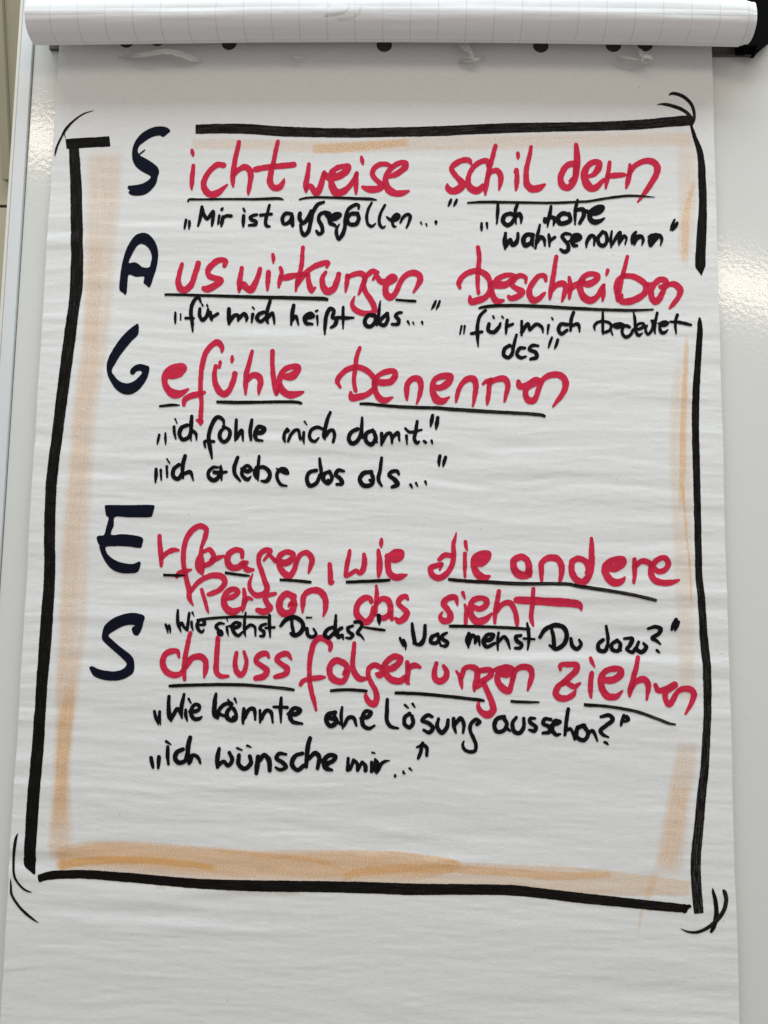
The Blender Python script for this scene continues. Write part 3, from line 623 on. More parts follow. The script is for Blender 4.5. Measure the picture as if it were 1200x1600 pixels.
red('"Person"', (140, 780, "630,585,9 660,537,14 710,497,15 770,477,17 825,482,18 846,515,17 820,560,16 775,585,16 745,595,13; 700,565,11 718,620,12 735,680,10 744,712,4; 840,615,15 890,612,17 928,580,15 915,562,15 870,572,17 840,620,18 850,675,20 890,703,22 930,690,14 942,675,6; 965,562,10 970,620,14 960,680,13 957,703,6; 965,652,12 990,617,13 1016,625,9; 1160,590,12 1100,610,15 1110,650,17 1128,680,19 1090,703,21 1050,692,15"), (400, 820, "235,447,19 190,432,20 155,465,20 148,520,21 175,553,22 220,545,20 240,500,19 232,455,16; 218,490,12 205,510,7; 291,548,6 295,490,16 300,442,16 345,410,18 400,417,20 433,460,18 435,520,15 422,572,6"))
red('"das"', (400, 820, "722,480,14 712,458,15 680,456,19 640,490,18 628,540,19 650,588,22 690,608,20 725,570,18 735,520,15; 752,380,8 755,430,13 750,500,14 745,560,12; 755,490,13 790,462,17 825,472,19 840,510,18 840,555,17 850,590,12; 835,560,16 800,582,18 770,575,14; 950,467,7 935,447,15 900,462,17 890,490,15 915,520,16 943,545,18 930,580,20 892,603,17 873,583,8"))
red('"sieht" with a long bar through the t', (640, 820, "300,502,6 285,455,17 240,460,18 212,490,18 235,525,17 255,560,18 245,595,21 210,600,19 190,575,13 205,545,6; 345,500,8 355,530,13 352,580,13 350,627,11; 333,425,11 345,460,6; 385,545,14 395,512,14 430,525,17 475,505,17 480,470,17 440,457,16 395,475,17 377,520,16 387,570,19 420,603,22 470,593,19 513,553,7; 557,415,14 548,480,15 535,550,15 532,612,9; 545,540,12 590,490,16 630,490,18 658,540,15 670,600,14 672,634,9; 668,470,20 760,475,23 900,482,25 1010,490,24 1062,503,19 1074,533,6; 773,400,12 768,480,14 760,560,14 765,610,12 773,634,5"))
red('"chluss"', (130, 940, "600,347,8 590,312,14 550,310,18 510,335,17 498,380,18 515,430,19 560,458,19 605,450,15 630,420,12; 670,195,12 655,260,14 640,340,15 632,420,15 635,487,10; 645,410,13 680,355,17 730,342,20 763,370,18 765,430,15 758,472,7; 843,225,14 838,300,15 833,380,16 834,440,17 860,465,15 906,465,10; 958,320,12 950,380,14 960,435,17 985,458,17 1010,430,15 1020,370,13 1006,312,10; 1160,347,9 1145,324,16 1100,335,17 1080,370,16 1115,400,17 1148,430,19 1130,465,19 1080,478,17"), (400, 980, "220,197,8 195,167,17 150,175,17 130,200,15 160,230,16 195,260,18 185,290,18 120,310,14"))
red('"folgerungen" with a tall f', (400, 980, "462,142,12 466,110,15 438,78,18 400,66,18 365,95,17 345,160,16 335,240,14 335,320,14 345,390,14 360,450,14 376,518,8; 278,357,12 295,335,14 340,322,15 400,314,16 431,312,7; 545,222,18 500,207,19 465,240,18 462,290,19 490,328,21 540,338,18 568,300,17 565,240,19 540,215,18; 560,275,14 546,293,8; 615,100,12 608,170,14 605,240,15 620,293,18 650,323,18 688,320,11; 752,290,9 772,298,20 792,272,15 745,236,18 707,258,15 702,300,14 720,345,15 745,390,16 755,440,18 740,480,20 705,465,18 686,430,12 686,413,6; 800,260,17 850,257,20 890,225,19 903,192,17 865,182,19 820,212,18 802,250,17 815,295,18 850,328,22 900,335,20 935,312,16; 945,220,13 950,280,16 945,340,14 959,354,5; 950,257,14 990,237,18 1027,250,9"), (620, 960, "247,305,12 235,355,15 240,400,18 265,418,20 300,400,19 313,360,16 292,322,12; 372,355,7 392,385,13 403,430,13 409,463,6; 405,390,14 425,337,16 465,327,17 500,345,19 503,390,19 490,440,17 485,477,8; 530,350,18 580,347,18 588,378,17 555,405,18 520,432,22 500,452,15; 545,430,15 570,490,17 595,550,18 602,598,20 570,626,22 530,610,18 509,575,13 511,545,7; 600,350,11 640,342,19 690,330,19 722,345,18 690,375,20 640,370,19 627,400,18 650,448,20 698,478,20 715,440,15 727,390,16; 725,400,15 745,347,17 785,327,18 830,337,20 845,370,17 835,420,15 818,473,7"))
red('"ziehen"', (620, 960, "1022,347,8 1022,317,14 1070,312,17 1125,317,17 1120,350,19 1080,390,19 1035,430,19; 1143,430,8 1110,452,16 1062,427,15; 1040,425,14 1010,450,18 992,490,18 1015,520,20 1060,523,19 1103,500,15 1119,473,6"), (820, 960, "418,365,14 410,430,16 410,480,14 415,518,8; 412,273,11 420,297,12 436,328,5; 475,408,15 510,412,20 560,405,21 598,375,21 595,345,18 545,340,18 495,362,18 475,410,19 485,470,20 520,512,22 570,513,18 611,477,6; 706,270,13 692,340,15 672,420,16 658,480,15 656,510,8; 665,470,12 700,417,17 745,407,20 768,430,18 770,480,14 762,533,7; 815,440,12 835,475,17 890,465,20 935,440,22 915,457,22 882,485,17 880,530,17 900,563,18 930,530,17 950,490,15 985,467,17 1030,467,19 1057,495,18 1045,545,16 1005,620,7"))

# ------------------------------------------------------------------ black quotations (one part per phrase)
def note(text, *segs, lift=.00044, gain=1.1):
    return ink_mesh('handwritten_note', segs, BLACK, lift, label='small black handwriting reading ' + text, gain=gain)
note('Mir ist aufgefallen', (180, 190, "443,615,8 440,640,9 435,670,6; 465,622,8 465,645,9 462,673,5; 543,535,10 535,590,11 520,652,7; 543,545,11 560,590,11 575,608,11 600,575,10 614,560,9 610,610,11 605,652,6; 650,590,9 643,640,6; 672,540,6 666,550,9; 675,595,10 668,630,11 664,658,5; 670,610,9 690,592,10 725,590,10; 803,590,11 800,625,11 800,658,6; 802,545,7 810,562,7; 885,582,9 860,588,10 845,600,10 855,615,11 880,625,11 876,643,11 838,650,8; 965,523,8 950,580,10 940,630,11 948,652,11 965,655,7; 910,586,10 978,578,9"), (440, 190, "62,578,11 25,575,11 6,605,11 15,640,11 45,630,11 65,595,11; 66,590,11 68,640,12 70,655,7; 115,575,12 112,605,12 135,635,12 165,600,12 185,560,10; 262,505,9 225,520,11 195,570,12 180,630,12 165,690,12 140,710,12 125,685,10 118,645,9; 300,575,10 270,570,11 240,582,11 232,615,11 250,650,12 255,690,11 235,703,11 217,683,8; 270,572,11 295,602,11; 295,615,11 340,605,13 365,582,12 340,577,11 305,602,12 305,632,13 332,648,10; 482,545,7 482,525,9 460,522,11 420,547,11 400,600,12 395,660,12 375,715,12 358,735,10 345,705,11 345,670,9 360,640,5; 475,577,12 435,577,12 410,605,12 425,640,12 465,640,12 483,605,12 475,577,12"), (560, 300, "180,145,15 130,240,19 110,340,20 130,430,20 180,458,20 230,420,9; 355,180,17 300,280,19 280,370,20 295,450,21 330,478,17 360,455,9; 380,335,13 430,370,21 500,358,34 535,320,28 505,305,24 460,350,22 455,410,18 480,465,16 505,460,9; 560,410,14 600,335,20 660,302,22 693,322,22 680,390,20 645,480,12; 835,405,12 848,435,8; 905,425,12 918,455,8; 1040,398,20 1040,435,10", 8.57), (680, 190, "100,490,7 92,508,9 82,528,5; 134,490,7 126,510,9 116,530,5"))
note('Ich habe wahrgenommen', (680, 190, "290,635,7 290,660,9 290,683,5; 323,635,8 325,668,5"), (740, 310, "205,45,11 205,110,14 197,217,7; 345,145,14 310,130,17 262,150,17 250,195,18 285,228,18 322,212,17 345,175,15; 372,52,13 355,110,15 360,218,7; 355,160,13 390,132,17 405,165,15 402,213,7; 660,70,12 645,150,16 628,243,6; 605,170,12 612,195,20 650,162,17 690,172,18 680,230,8; 812,140,16 760,130,18 720,168,19 735,213,19 790,208,19 825,182,17 812,135,16; 885,18,12 865,110,15 865,223,7; 870,100,16 930,97,18 940,140,18 905,212,14; 955,105,12 1005,128,20 1080,105,23 1098,78,19 1050,80,20 1000,118,21 990,170,21 1025,203,22 1080,193,17 1117,170,6; 272,298,13 265,370,18 268,433,8; 275,410,16 312,352,16 330,395,18 355,388,18 375,340,15 378,298,13; 505,315,17 455,310,18 425,350,19 440,398,20 490,378,18 502,322,15; 500,380,14 506,410,8; 565,226,9 545,310,15 525,424,10; 535,380,16 575,332,18 598,350,15 605,405,8; 640,308,11 645,350,15 646,408,9; 650,362,14 690,333,13", 5.4545), (860, 350, "185,98,12 140,92,16 110,117,16 135,155,16 165,195,16 165,243,18 130,263,18 92,238,12; 180,160,12 240,150,24 280,125,19 258,102,17 215,112,18 200,160,18 220,203,18 250,205,12; 335,218,8 340,170,16 380,112,18 408,117,16 408,203,10; 490,77,16 447,130,17 460,193,18 500,203,18 530,150,17 515,87,16 490,77,14; 575,68,9 565,150,14 570,218,8; 580,195,12 625,112,18 650,82,16 645,150,18 640,198,8; 650,170,16 690,117,18 710,132,13 700,193,7; 800,78,12 775,120,24 765,182,12; 785,198,8 800,140,24 850,117,18 868,150,15 858,198,7; 912,122,6 955,125,30 990,112,24 930,150,18 937,207,12 980,150,18 1020,112,20 1042,140,15 1030,203,7", 6), (840, 200, "855,573,6 840,610,9 830,640,5; 870,595,9 860,615,11 842,640,5"))
note('für mich heißt das', (180, 360, "375,512,6 375,545,8 375,580,5; 408,520,5 408,560,4; 535,448,7 525,425,9 505,425,10 483,455,11 472,510,11 480,570,11 485,632,5; 440,548,9 490,548,8; 528,490,10 528,535,11 545,560,12 570,540,11 581,493,8; 543,460,5 548,470,6; 573,463,5 577,475,6; 595,510,10 600,545,11 605,562,6; 600,547,10 640,520,10; 712,492,11 710,540,13 712,585,8; 715,570,12 745,532,12 766,530,10 770,562,8; 775,550,10 805,522,12 822,543,11 820,567,6; 860,525,10 853,575,6; 860,480,6 870,492,5; 930,512,11 897,525,12 887,552,12 908,570,11 942,545,11; 968,437,10 950,510,11 950,565,10 958,580,5; 955,545,10 982,518,11 992,545,9 994,582,6"), (440, 360, "75,468,11 65,530,12 60,590,6; 68,560,10 88,538,11 105,588,6; 140,545,10 165,542,15 195,534,14 180,520,13 145,545,13 153,578,13 192,585,8; 222,535,8 225,592,5; 216,505,7 226,500,6; 270,650,5 272,590,11 280,530,12 305,488,12 325,500,11 318,540,12; 318,545,10 342,555,12 335,588,12 310,607,9; 385,480,8 385,540,10 385,615,5; 345,545,10 400,548,11 450,545,6; 580,532,12 545,530,12 520,562,12 528,592,12 555,600,12 582,575,12 588,540,10; 617,440,4 612,480,8 605,540,10 595,590,8; 660,522,12 628,548,11 612,580,11 642,592,12 664,560,11 660,525,11; 750,512,8 730,515,10 712,533,11 732,560,12 728,585,11 690,585,9; 788,567,7 795,580,6 798,590,3; 822,575,6 828,590,3; 877,572,8 882,590,3; 963,443,7 950,470,9 937,493,4; 988,443,7 978,470,8 967,493,4"))
note('für mich bedeutet das', (700, 370, "85,558,7 75,608,5; 105,558,7 99,608,4; 235,460,9 205,485,10 185,550,11 185,620,11 188,688,4; 145,605,9 175,600,11 212,594,9; 255,545,11 252,585,11 285,597,12 318,565,11 328,540,7; 280,495,6 287,507,6; 336,497,6 344,507,6; 370,520,9 365,560,10 362,607,6; 368,562,9 405,545,9; 460,528,9 460,615,7; 460,598,11 498,545,11 510,582,10; 513,580,10 555,547,11 585,565,10 593,600,5; 628,553,9 622,608,5; 650,507,6 656,517,6; 745,548,11 705,548,11 690,580,12 708,607,11 742,585,10; 783,473,10 768,530,11 765,585,8; 775,557,10 812,547,11 822,595,5"), (920, 480, "155,55,12 152,150,15 152,250,15 155,298,8; 65,253,7 60,207,15 90,172,16 150,157,15 210,167,16 243,195,16 235,248,16 190,276,16 152,284,12; 238,240,12 262,308,9; 262,200,14 310,205,34 350,200,32 372,196,20; 360,196,16 430,207,17; 445,218,17 400,207,16 367,250,16 377,308,17 410,332,18 458,305,18 488,250,16; 491,52,6 504,110,15 508,200,16 506,262,12; 515,248,14 570,237,18 608,207,17 598,183,16 555,183,16 522,212,16 522,280,17 550,312,18 590,288,8; 640,200,10 625,258,14 650,298,16 688,260,16 704,190,14 688,150,9; 685,150,10 738,150,13; 752,65,15 735,150,16 725,230,16 728,290,10; 763,178,10 820,202,18 868,180,17 848,163,16 800,172,17 780,230,16 800,283,19 840,278,16 870,248,6; 975,86,17 955,150,16 952,220,15 960,295,8; 898,162,12 980,165,17 1060,180,17 1125,198,14", 7.06), (700, 370, "385,680,11 355,700,12 348,738,12 375,757,11 402,725,11 405,685,10; 427,613,8 412,680,10 403,742,7; 480,695,9 448,698,11 430,735,11 455,757,11 487,748,6; 562,682,8 525,680,11 508,705,10 548,725,12 555,752,12 515,765,9; 650,630,7 638,660,9 629,692,5; 685,645,9 677,672,9 666,698,5"))
note('ich fühle mich damit', (220, 640, "117,157,7 111,190,9 104,218,4; 155,148,6 156,185,8 156,218,4; 210,108,8 212,145,9 219,184,5; 215,58,5 228,88,4; 290,98,11 255,115,12 242,155,12 262,188,12 300,172,12 318,125,11; 320,42,10 315,100,12 315,194,5; 325,135,11 345,150,10 350,192,4; 520,98,6 515,65,10 480,48,12 445,95,12 425,170,12 433,235,12 446,304,6; 405,237,6 402,200,10 458,200,9; 515,105,8 555,130,11 550,180,12 520,203,12 495,175,12 500,135,12 525,115,9; 597,65,9 595,130,11 590,195,6; 600,180,10 630,132,12 641,195,6; 695,65,10 685,130,12 690,188,9; 715,145,10 755,142,15 773,122,13 738,107,12 715,150,13 725,188,11 762,195,7"), (430, 640, "150,242,18 118,300,21 112,370,21 128,415,8; 125,285,18 165,262,20; 165,395,18 200,310,21 250,257,20 290,252,18 303,310,19 312,360,17 320,388,6; 358,285,18 352,370,18 362,433,6; 368,148,12 398,192,7; 592,242,17 530,220,21 452,255,21 427,330,21 450,383,21 495,398,19 546,355,12; 690,35,18 650,130,23 620,260,25 610,340,23 625,380,8; 630,330,21 680,267,23 722,262,23 743,330,21 725,402,19", 8), (440, 640, "475,123,12 438,140,12 420,180,12 440,212,13 475,195,12 497,140,11; 503,50,8 500,130,11 505,178,7; 570,130,12 530,152,12 530,200,12 560,218,12 588,185,12 578,140,12; 580,190,10 597,205,6; 625,150,11 625,222,7; 628,205,11 660,152,12 680,150,11 688,188,8; 690,212,6 692,180,10 725,145,12 738,195,6; 780,165,10 784,216,5; 848,73,9 838,140,11 830,185,11 845,208,11 860,200,6; 772,118,7 800,140,10 875,127,7; 890,197,9 900,206,9; 938,195,8 943,215,4; 943,37,10 938,70,12 932,105,5; 977,50,10 970,90,12 965,122,5"))
note('ich erlebe das als', (220, 640, "97,373,9 96,410,11 94,456,5; 125,378,8 129,440,5; 163,357,9 167,422,6; 165,308,5 180,334,5; 240,345,11 207,372,12 203,415,12 232,433,12 262,390,11; 278,290,11 262,360,12 265,427,8; 275,400,11 308,390,12 329,442,5; 607,298,10 588,350,12 588,400,12 622,446,7"), (315, 720, "212,85,16 150,87,21 92,150,23 102,220,25 160,252,27 213,220,25 228,160,27 165,150,24; 250,68,14 252,150,24 260,253,10; 270,150,22 325,145,17; 513,100,15 590,135,27 638,110,24 600,62,21 547,92,23 522,160,23 560,228,26 600,242,24 642,200,9; 745,-60,18 735,60,21 735,253,10; 705,80,16 690,130,22 702,200,25 730,243,12; 745,87,22 800,82,25 868,132,26 883,200,26 840,262,26 775,262,13; 968,98,10 1050,140,25 1112,160,22 1090,112,23 1030,107,25 977,170,22 987,250,22 1030,308,21 1102,325,14", 8.276), (440, 640, "217,380,12 175,392,12 158,435,12 178,477,13 218,457,12 240,410,11; 237,305,8 245,370,11 248,412,7; 300,387,11 268,402,12 263,438,12 292,462,11 315,425,11 300,387,11; 290,440,8 288,462,8; 388,385,8 355,380,12 338,405,12 368,433,13 378,462,12 345,468,9; 560,390,12 510,398,13 488,438,13 515,475,14 560,468,13 572,430,12 560,392,12; 550,440,8 573,462,8; 625,302,9 615,380,11 605,440,11 625,477,7; 732,403,8 722,385,11 690,387,12 670,407,11 710,440,14 725,468,14 692,485,10; 806,470,8 815,485,6 818,493,3; 840,460,8 850,480,4; 898,450,9 906,470,4; 990,290,10 984,325,10 984,355,4; 1025,297,10 1015,330,10 1010,358,4"))
note('Wie siehst Du das', (250, 950, "75,205,15 88,250,17 102,315,6; 115,215,14 125,255,15 133,315,6; 224,28,15 221,110,18 230,200,21 264,298,8; 245,225,18 272,182,16 300,235,18 335,272,17; 365,62,16 356,150,18 345,240,19 352,288,7; 398,172,15 400,230,16 417,288,6; 404,55,13 430,103,5; 470,150,14 545,152,20 555,200,21 500,212,16; 485,160,20 466,220,21 490,275,21 530,300,17 553,268,8; 800,195,12 745,190,19 700,228,19 730,270,20; 735,305,22 765,285,20 775,330,22 735,325,18; 835,235,15 842,290,16 858,352,4; 836,128,11 852,172,4; 865,225,14 960,240,23 1002,200,20 950,178,19 903,228,23 930,310,23 980,343,21 1032,300,13; 1070,58,12 1058,180,18 1058,300,18 1072,358,7; 1060,272,18 1130,212,20 1185,238,18 1197,345,12", 8), (130, 940, "1140,140,9 1112,150,10 1105,170,10 1130,190,11 1125,215,10 1108,215,8; 1165,85,9 1165,150,10 1170,224,5; 1140,165,8 1195,160,8"), (400, 820, "155,632,9 185,595,13 240,578,14 285,605,13 295,640,13 270,680,13 240,690,13 218,678,9; 222,595,9 230,650,11 238,690,10; 318,648,10 325,688,12 350,702,11 375,682,9 360,650,7; 480,640,11 445,655,12 430,690,12 455,705,12 485,675,11; 500,565,8 495,640,11 495,690,8; 535,645,11 512,662,10 515,702,11 538,690,10 545,715,6; 605,630,9 575,645,11 580,668,11 605,690,11 590,708,10 565,705,7; 618,608,10 650,608,11 662,630,11 635,675,11 655,690,8 678,720,4; 766,568,12 770,595,12 772,625,4"))
note('Was meinst Du dazu', (620, 960, "20,148,8 28,170,9 40,200,5; 42,160,9 52,185,10 56,220,4; 96,58,9 103,120,12 112,175,12; 108,178,10 128,188,11 150,184,14 172,145,12 176,70,10; 255,122,11 220,140,12 213,172,12 243,180,12 265,150,11 250,125,10; 262,160,9 272,188,7; 313,115,8 285,130,11 283,150,11 315,175,12 305,197,11 275,195,7; 450,120,11 438,160,12 448,206,6; 448,185,11 470,132,12 487,140,11 487,182,6; 490,175,9 507,140,11 518,193,5; 540,165,10 585,155,14 602,128,12 565,128,12 540,170,13 560,202,12 612,180,9; 635,115,8 630,170,9 632,224,5; 635,170,10 670,140,11 690,160,11 708,215,5; 775,130,9 742,140,11 750,165,12 780,187,12 770,208,11 738,210,8; 815,55,7 825,140,11 818,220,5; 795,150,8 860,155,7"), (820, 960, "95,140,11 130,90,13 195,66,14 245,85,14 262,135,14 240,190,14 195,215,13 155,193,7; 168,95,10 180,150,12 185,210,11; 288,150,10 300,200,12 325,217,12 352,188,11 340,160,8; 490,160,12 460,185,12 463,222,13 500,227,12 518,190,11; 508,72,8 520,140,11 515,222,7; 578,162,12 545,188,12 548,220,12 582,227,12 600,190,11 578,162,11; 595,200,10 602,226,6; 622,150,8 672,152,12 655,195,13 635,215,9 672,235,12 692,210,10; 712,172,9 700,215,11 732,235,13 760,205,12 742,180,8; 770,88,9 820,78,12 850,92,13 838,120,13 798,150,12 825,165,10 848,185,6; 824,222,7 832,230,9 845,242,3; 945,33,11 928,65,13 918,95,8; 960,48,9 948,75,12 938,100,6"))
note('Wie könnte eine Lösung aussehen', (230, 1070, "80,295,16 95,360,18 125,443,6; 140,295,16 135,380,18 148,443,5; 243,125,17 238,250,21 245,350,24 265,398,12; 262,380,21 300,310,21 335,262,19 362,300,18 385,366,10; 410,103,16 387,200,21 375,300,21 386,368,8; 425,275,16 428,340,19 442,398,8; 460,155,14 486,202,8; 470,295,17 540,290,22 575,265,18 572,228,19 530,217,19 490,270,21 482,320,21 520,373,23 570,373,21 606,350,8; 762,95,14 748,180,23 740,280,25 745,340,22 780,374,10; 775,350,23 800,270,21 850,217,21 920,202,23 946,212,10; 790,318,18 850,340,16; 930,247,18 887,290,23 880,350,25 920,388,25 973,378,25 983,330,20 960,272,20 927,242,19; 955,345,10 940,352,8; 892,162,12 915,187,8; 965,153,14 987,198,8", 7.06), (210, 1070, "685,148,10 682,190,12 680,240,8; 688,205,12 720,152,12 748,152,12 755,218,7; 785,160,9 785,233,7; 793,215,11 825,162,12 852,170,12 865,235,6; 917,82,9 915,150,12 917,236,5; 872,138,9 955,142,10; 960,182,10 1008,182,14 1036,158,13 1000,145,12 972,185,13 992,230,13 1048,242,8"), (440, 1080, "335,132,12 290,145,13 278,182,13 308,217,14 345,190,13 330,155,12; 300,165,14 340,180,10; 352,190,9 370,205,8; 378,100,8 372,160,11 382,232,5; 390,215,9 420,165,12 448,165,12 468,215,7; 495,168,10 540,158,13 560,132,12 525,124,12 505,165,13 513,215,13 548,232,11 580,215,7; 660,52,10 658,120,12 658,180,12 680,218,12 728,230,8; 800,140,12 772,162,12 768,203,12 798,226,12 823,195,12 815,155,12; 770,85,8 792,105,5; 818,78,8 832,100,5; 942,158,9 915,148,12 878,180,12 920,200,13 945,230,13 920,258,12 888,242,9; 980,172,10 972,220,12 1000,257,14 1032,225,13 1040,180,11; 1075,170,11 1078,225,12 1090,260,6; 1085,205,12 1120,167,12 1137,200,12 1135,258,8; 1220,205,11 1238,190,11 1215,175,12 1185,200,12 1178,245,11 1198,290,11 1215,335,11 1208,370,11 1170,378,11 1140,360,10 1131,330,8 1138,311,5"), (740, 1080, "190,160,12 148,170,13 130,210,13 145,250,13 185,245,13 207,205,12 185,162,12; 200,225,12 228,247,7; 265,163,10 243,200,12 253,250,13 285,260,13 312,225,12 312,168,10; 383,168,8 352,170,11 352,192,12 388,222,12 378,247,12 348,240,8; 480,175,10 445,172,12 432,198,12 470,222,13 475,252,12 432,262,9; 485,212,10 520,200,14 540,190,11 508,185,13 490,238,13 515,272,12 540,268,7; 592,112,11 578,190,12 570,272,9; 583,240,12 605,235,10 632,298,8; 690,215,13 650,230,13 645,285,13 688,305,13 715,265,12 690,218,13; 650,225,13 680,208,8; 720,258,11 742,248,12 772,308,6; 795,158,10 848,150,12 868,175,13 830,212,13 792,245,13 805,268,11 842,287,6; 818,318,8 828,322,9 840,335,4; 940,150,10 928,185,11 920,213,7; 955,160,13 965,175,12 945,190,8"))
note('ich wünsche mir', (210, 1070, "105,455,11 110,485,12 117,517,8; 155,450,12 152,485,12 150,518,8; 210,388,10 208,440,12 213,495,8; 200,353,9 228,372,5; 305,403,12 268,420,13 255,458,14 282,487,14 320,472,13 330,430,10; 348,330,13 335,400,14 342,490,11; 350,478,13 362,440,12 395,450,12 412,490,7; 530,400,11 520,460,14 520,515,10; 522,505,12 558,480,12 585,505,12 612,470,12 595,422,11; 655,438,11 652,495,14 688,525,14 728,490,13 722,445,11; 642,395,7 674,408,5; 705,380,8 730,390,4; 775,450,14 768,500,15 763,552,12; 785,470,14 812,440,14 840,470,15 845,535,12; 948,435,8 905,430,12 888,458,12 930,488,13 948,512,12 910,530,11 883,515,7; 1050,427,12 1005,445,13 985,495,14 1018,532,13 1058,505,13; 1098,333,12 1082,400,14 1075,512,11; 1090,462,12 1130,425,14 1155,450,14 1145,522,11"), (440, 1080, "275,450,12 315,440,14 338,408,13 300,400,14 268,430,14 275,478,14 315,492,9; 290,455,10"), (530, 1160, "112,200,19 108,343,24; 138,338,20 178,227,22; 180,222,22 222,260,22 232,345,22; 247,328,16 285,247,20; 290,242,18 328,290,25 330,345,25; 405,248,19 405,360,22; 448,203,11 468,260,35 467,340,38 467,378,16; 490,330,26 530,262,22 580,232,17 628,228,9; 412,123,13 442,132,12; 700,398,9 700,420,17; 800,358,11 802,380,15 822,386,8; 878,323,14 912,352,7; 990,195,19 1020,110,23 1030,40,23 1045,5,18; 1050,20,21 1093,70,23 1094,160,19; 972,60,12 1020,37,20", 8), lift=.00046)

# ------------------------------------------------------------------ black underlines
def under(pts, dry=.25, dry_end=None, lift=.00050):
    return ribbon('underline', pts, LINE, lift, cols=4, dry=dry, dry_end=dry_end, rag=.14, step=1.0)
def q(ox, oy, s, k=4.0):
    return [(ox + a / k, oy + b / k, c / k) for a, b, c in (tuple(float(t) for t in tok.split(',')) for tok in s.split())]
under(q(180, 190, "456,504,5 458,494,6 464,488,7 530,487,7 700,485,7 900,485,8 1015,481,9 1040,484,7 1054,490,3"))
under(q(440, 190, "108,488,5 140,481,7 190,475,7 300,476,8 450,481,9 560,486,9 596,491,4"))
under(q(680, 190, "199,510,6 260,506,8 350,505,9 550,508,8 750,509,8 900,502,8") + q(840, 200, "320,458,8 450,437,8 560,424,8 650,427,7 735,433,2"), .3, .6)
under(q(180, 360, "308,402,8 340,401,8 500,405,9 700,411,10 900,417,11 1100,421,12") + q(440, 360, "150,424,12 270,428,12 292,434,9"), .1, .4)
under(q(440, 360, "712,433,8 770,438,8 830,442,9 843,443,7"))
under(q(700, 370, "190,448,5 215,440,9 260,433,11 330,430,11 440,430,11 560,434,11 800,448,11 860,451,11") + q(820, 370, "440,454,10 600,459,10 700,459,9 805,455,6"), .1, 1.0)
under(q(150, 500, "395,541,7 430,537,9 480,532,9 525,534,5"))
under(q(150, 500, "753,513,9 820,515,11 950,516,11 1060,514,10") + q(400, 520, "150,432,10 250,434,10 280,440,9 288,447,6"))
under(q(400, 520, "647,444,8 700,444,10 800,455,10 1000,467,11 1130,470,11") + q(640, 520, "240,476,12 400,487,12 600,499,11 760,508,11 830,516,10 849,525,8"), .1, 1.2)
under(q(140, 780, "460,474,9 530,476,9 570,477,8 600,476,3"))
under(q(140, 780, "845,459,9 920,470,9 980,477,9 1003,479,5"))
under(q(400, 820, "148,343,9 250,349,10 330,357,10 348,359,8"))
under(q(400, 820, "562,358,10 700,353,11 825,347,10 840,346,8"))
under(q(640, 820, "240,340,8 265,343,11 350,351,11 500,359,12 700,368,12 900,368,11 1000,372,11") + q(800, 820, "420,384,12 560,405,12 700,427,11 800,448,11 890,470,10 905,474,8"), .2, 1.7)
under(q(140, 780, "690,752,8 740,746,9 800,741,9 900,735,9 1000,735,9 1120,738,9"), .2, .8)
under(q(400, 820, "312,580,7 352,579,6"))
under(q(640, 820, "245,633,9 270,633,11 400,635,10 600,642,10 755,652,9"), .1, .6)
under(q(400, 820, "672,640,7 740,650,9 795,657,9 810,659,7"))
under(q(130, 940, "535,527,8 560,526,11 650,522,11 850,518,11 1000,520,11") + q(400, 980, "20,367,10 120,376,10 225,389,10 243,392,7"), .15, .9)
under(q(400, 980, "463,397,9 500,393,10 580,390,10 680,397,10 698,399,7"))
under(q(400, 980, "866,411,9 900,411,11 1000,415,11 1120,424,11") + q(620, 960, "350,515,11 430,524,11 520,535,11 549,540,8"), .1, .5)
under(q(620, 960, "710,542,9 745,545,10 820,548,9 892,548,5"), .3, 1.6)
under(q(820, 960, "368,564,10 390,566,11 480,571,10 600,587,10 720,613,10 830,653,10 900,680,9 943,687,6"), .1, 1.9)



# ------------------------------------------------------------------ pages flipped over the top: a soft roll in front of the sheet
RR = .0175; RC = .0265                 # radius of the bend, distance of its axis from the sheet plane
axis_y = SHEET_Y - RC
def silhouette_z(px, py):
    """height of the roll axis for which its lower outline passes through (px, py)"""
    d = ray(px, py); s = math.atan2(d[2], d[1])
    ty, tz = axis_y + RR * math.sin(s), -RR * math.cos(s)
    return (ty + DIST) * d[2] / d[1] - tz, ty
zc, ty_ = silhouette_z(600, 66.5)
RX0, RX1 = hit(57.5, 70, ty_)[0], hit(1152, 73, ty_)[0]
def axis_z(X):
    t = (X - RX0) / (RX1 - RX0)
    pts = [(0, silhouette_z(57, 71)[0]), (.15, silhouette_z(220, 69)[0]), (.32, silhouette_z(400, 66.5)[0]), (.5, silhouette_z(600, 66)[0]), (.7, silhouette_z(800, 67.5)[0]), (.88, silhouette_z(1000, 70.5)[0]), (1.0, silhouette_z(1152, 73.5)[0]), (1.06, silhouette_z(1170, 73.7)[0])]
    return np.interp(t, [p[0] for p in pts], [p[1] for p in pts])
PITCH = 42.2 * (RX1 - RX0) / (1152 - 57.5)
def roll_point(X, phi, rad, amp=1.0):
    """phi runs from the back (-80 deg) under the bend to the front (90) and up over the top"""
    zc_ = axis_z(X)
    r = rad + amp * (.00022 * vnoise(X / .07, phi / .24, 31) + .0006 * vnoise(X / .2, phi / .6, 32)) * sstep(.2, 1.0, phi)
    arc = np.clip(phi, -1.5, 1.75)
    y = axis_y - r * np.sin(arc); z = zc_ - r * np.cos(arc)
    ex = np.maximum(phi - 1.75, 0) * rad         # leaves the bend and climbs back over the top of the board
    return np.stack([X, y + ex * .8 * sstep(0, .05, ex), z + ex * (.95 - .45 * sstep(0, .05, ex))], -1)
pages = empty('flipped_pages', 'thick roll of used white grid pages flipped over the top of the chart', 'flip chart pages', (0, axis_y, float(zc)))
nxr = 240
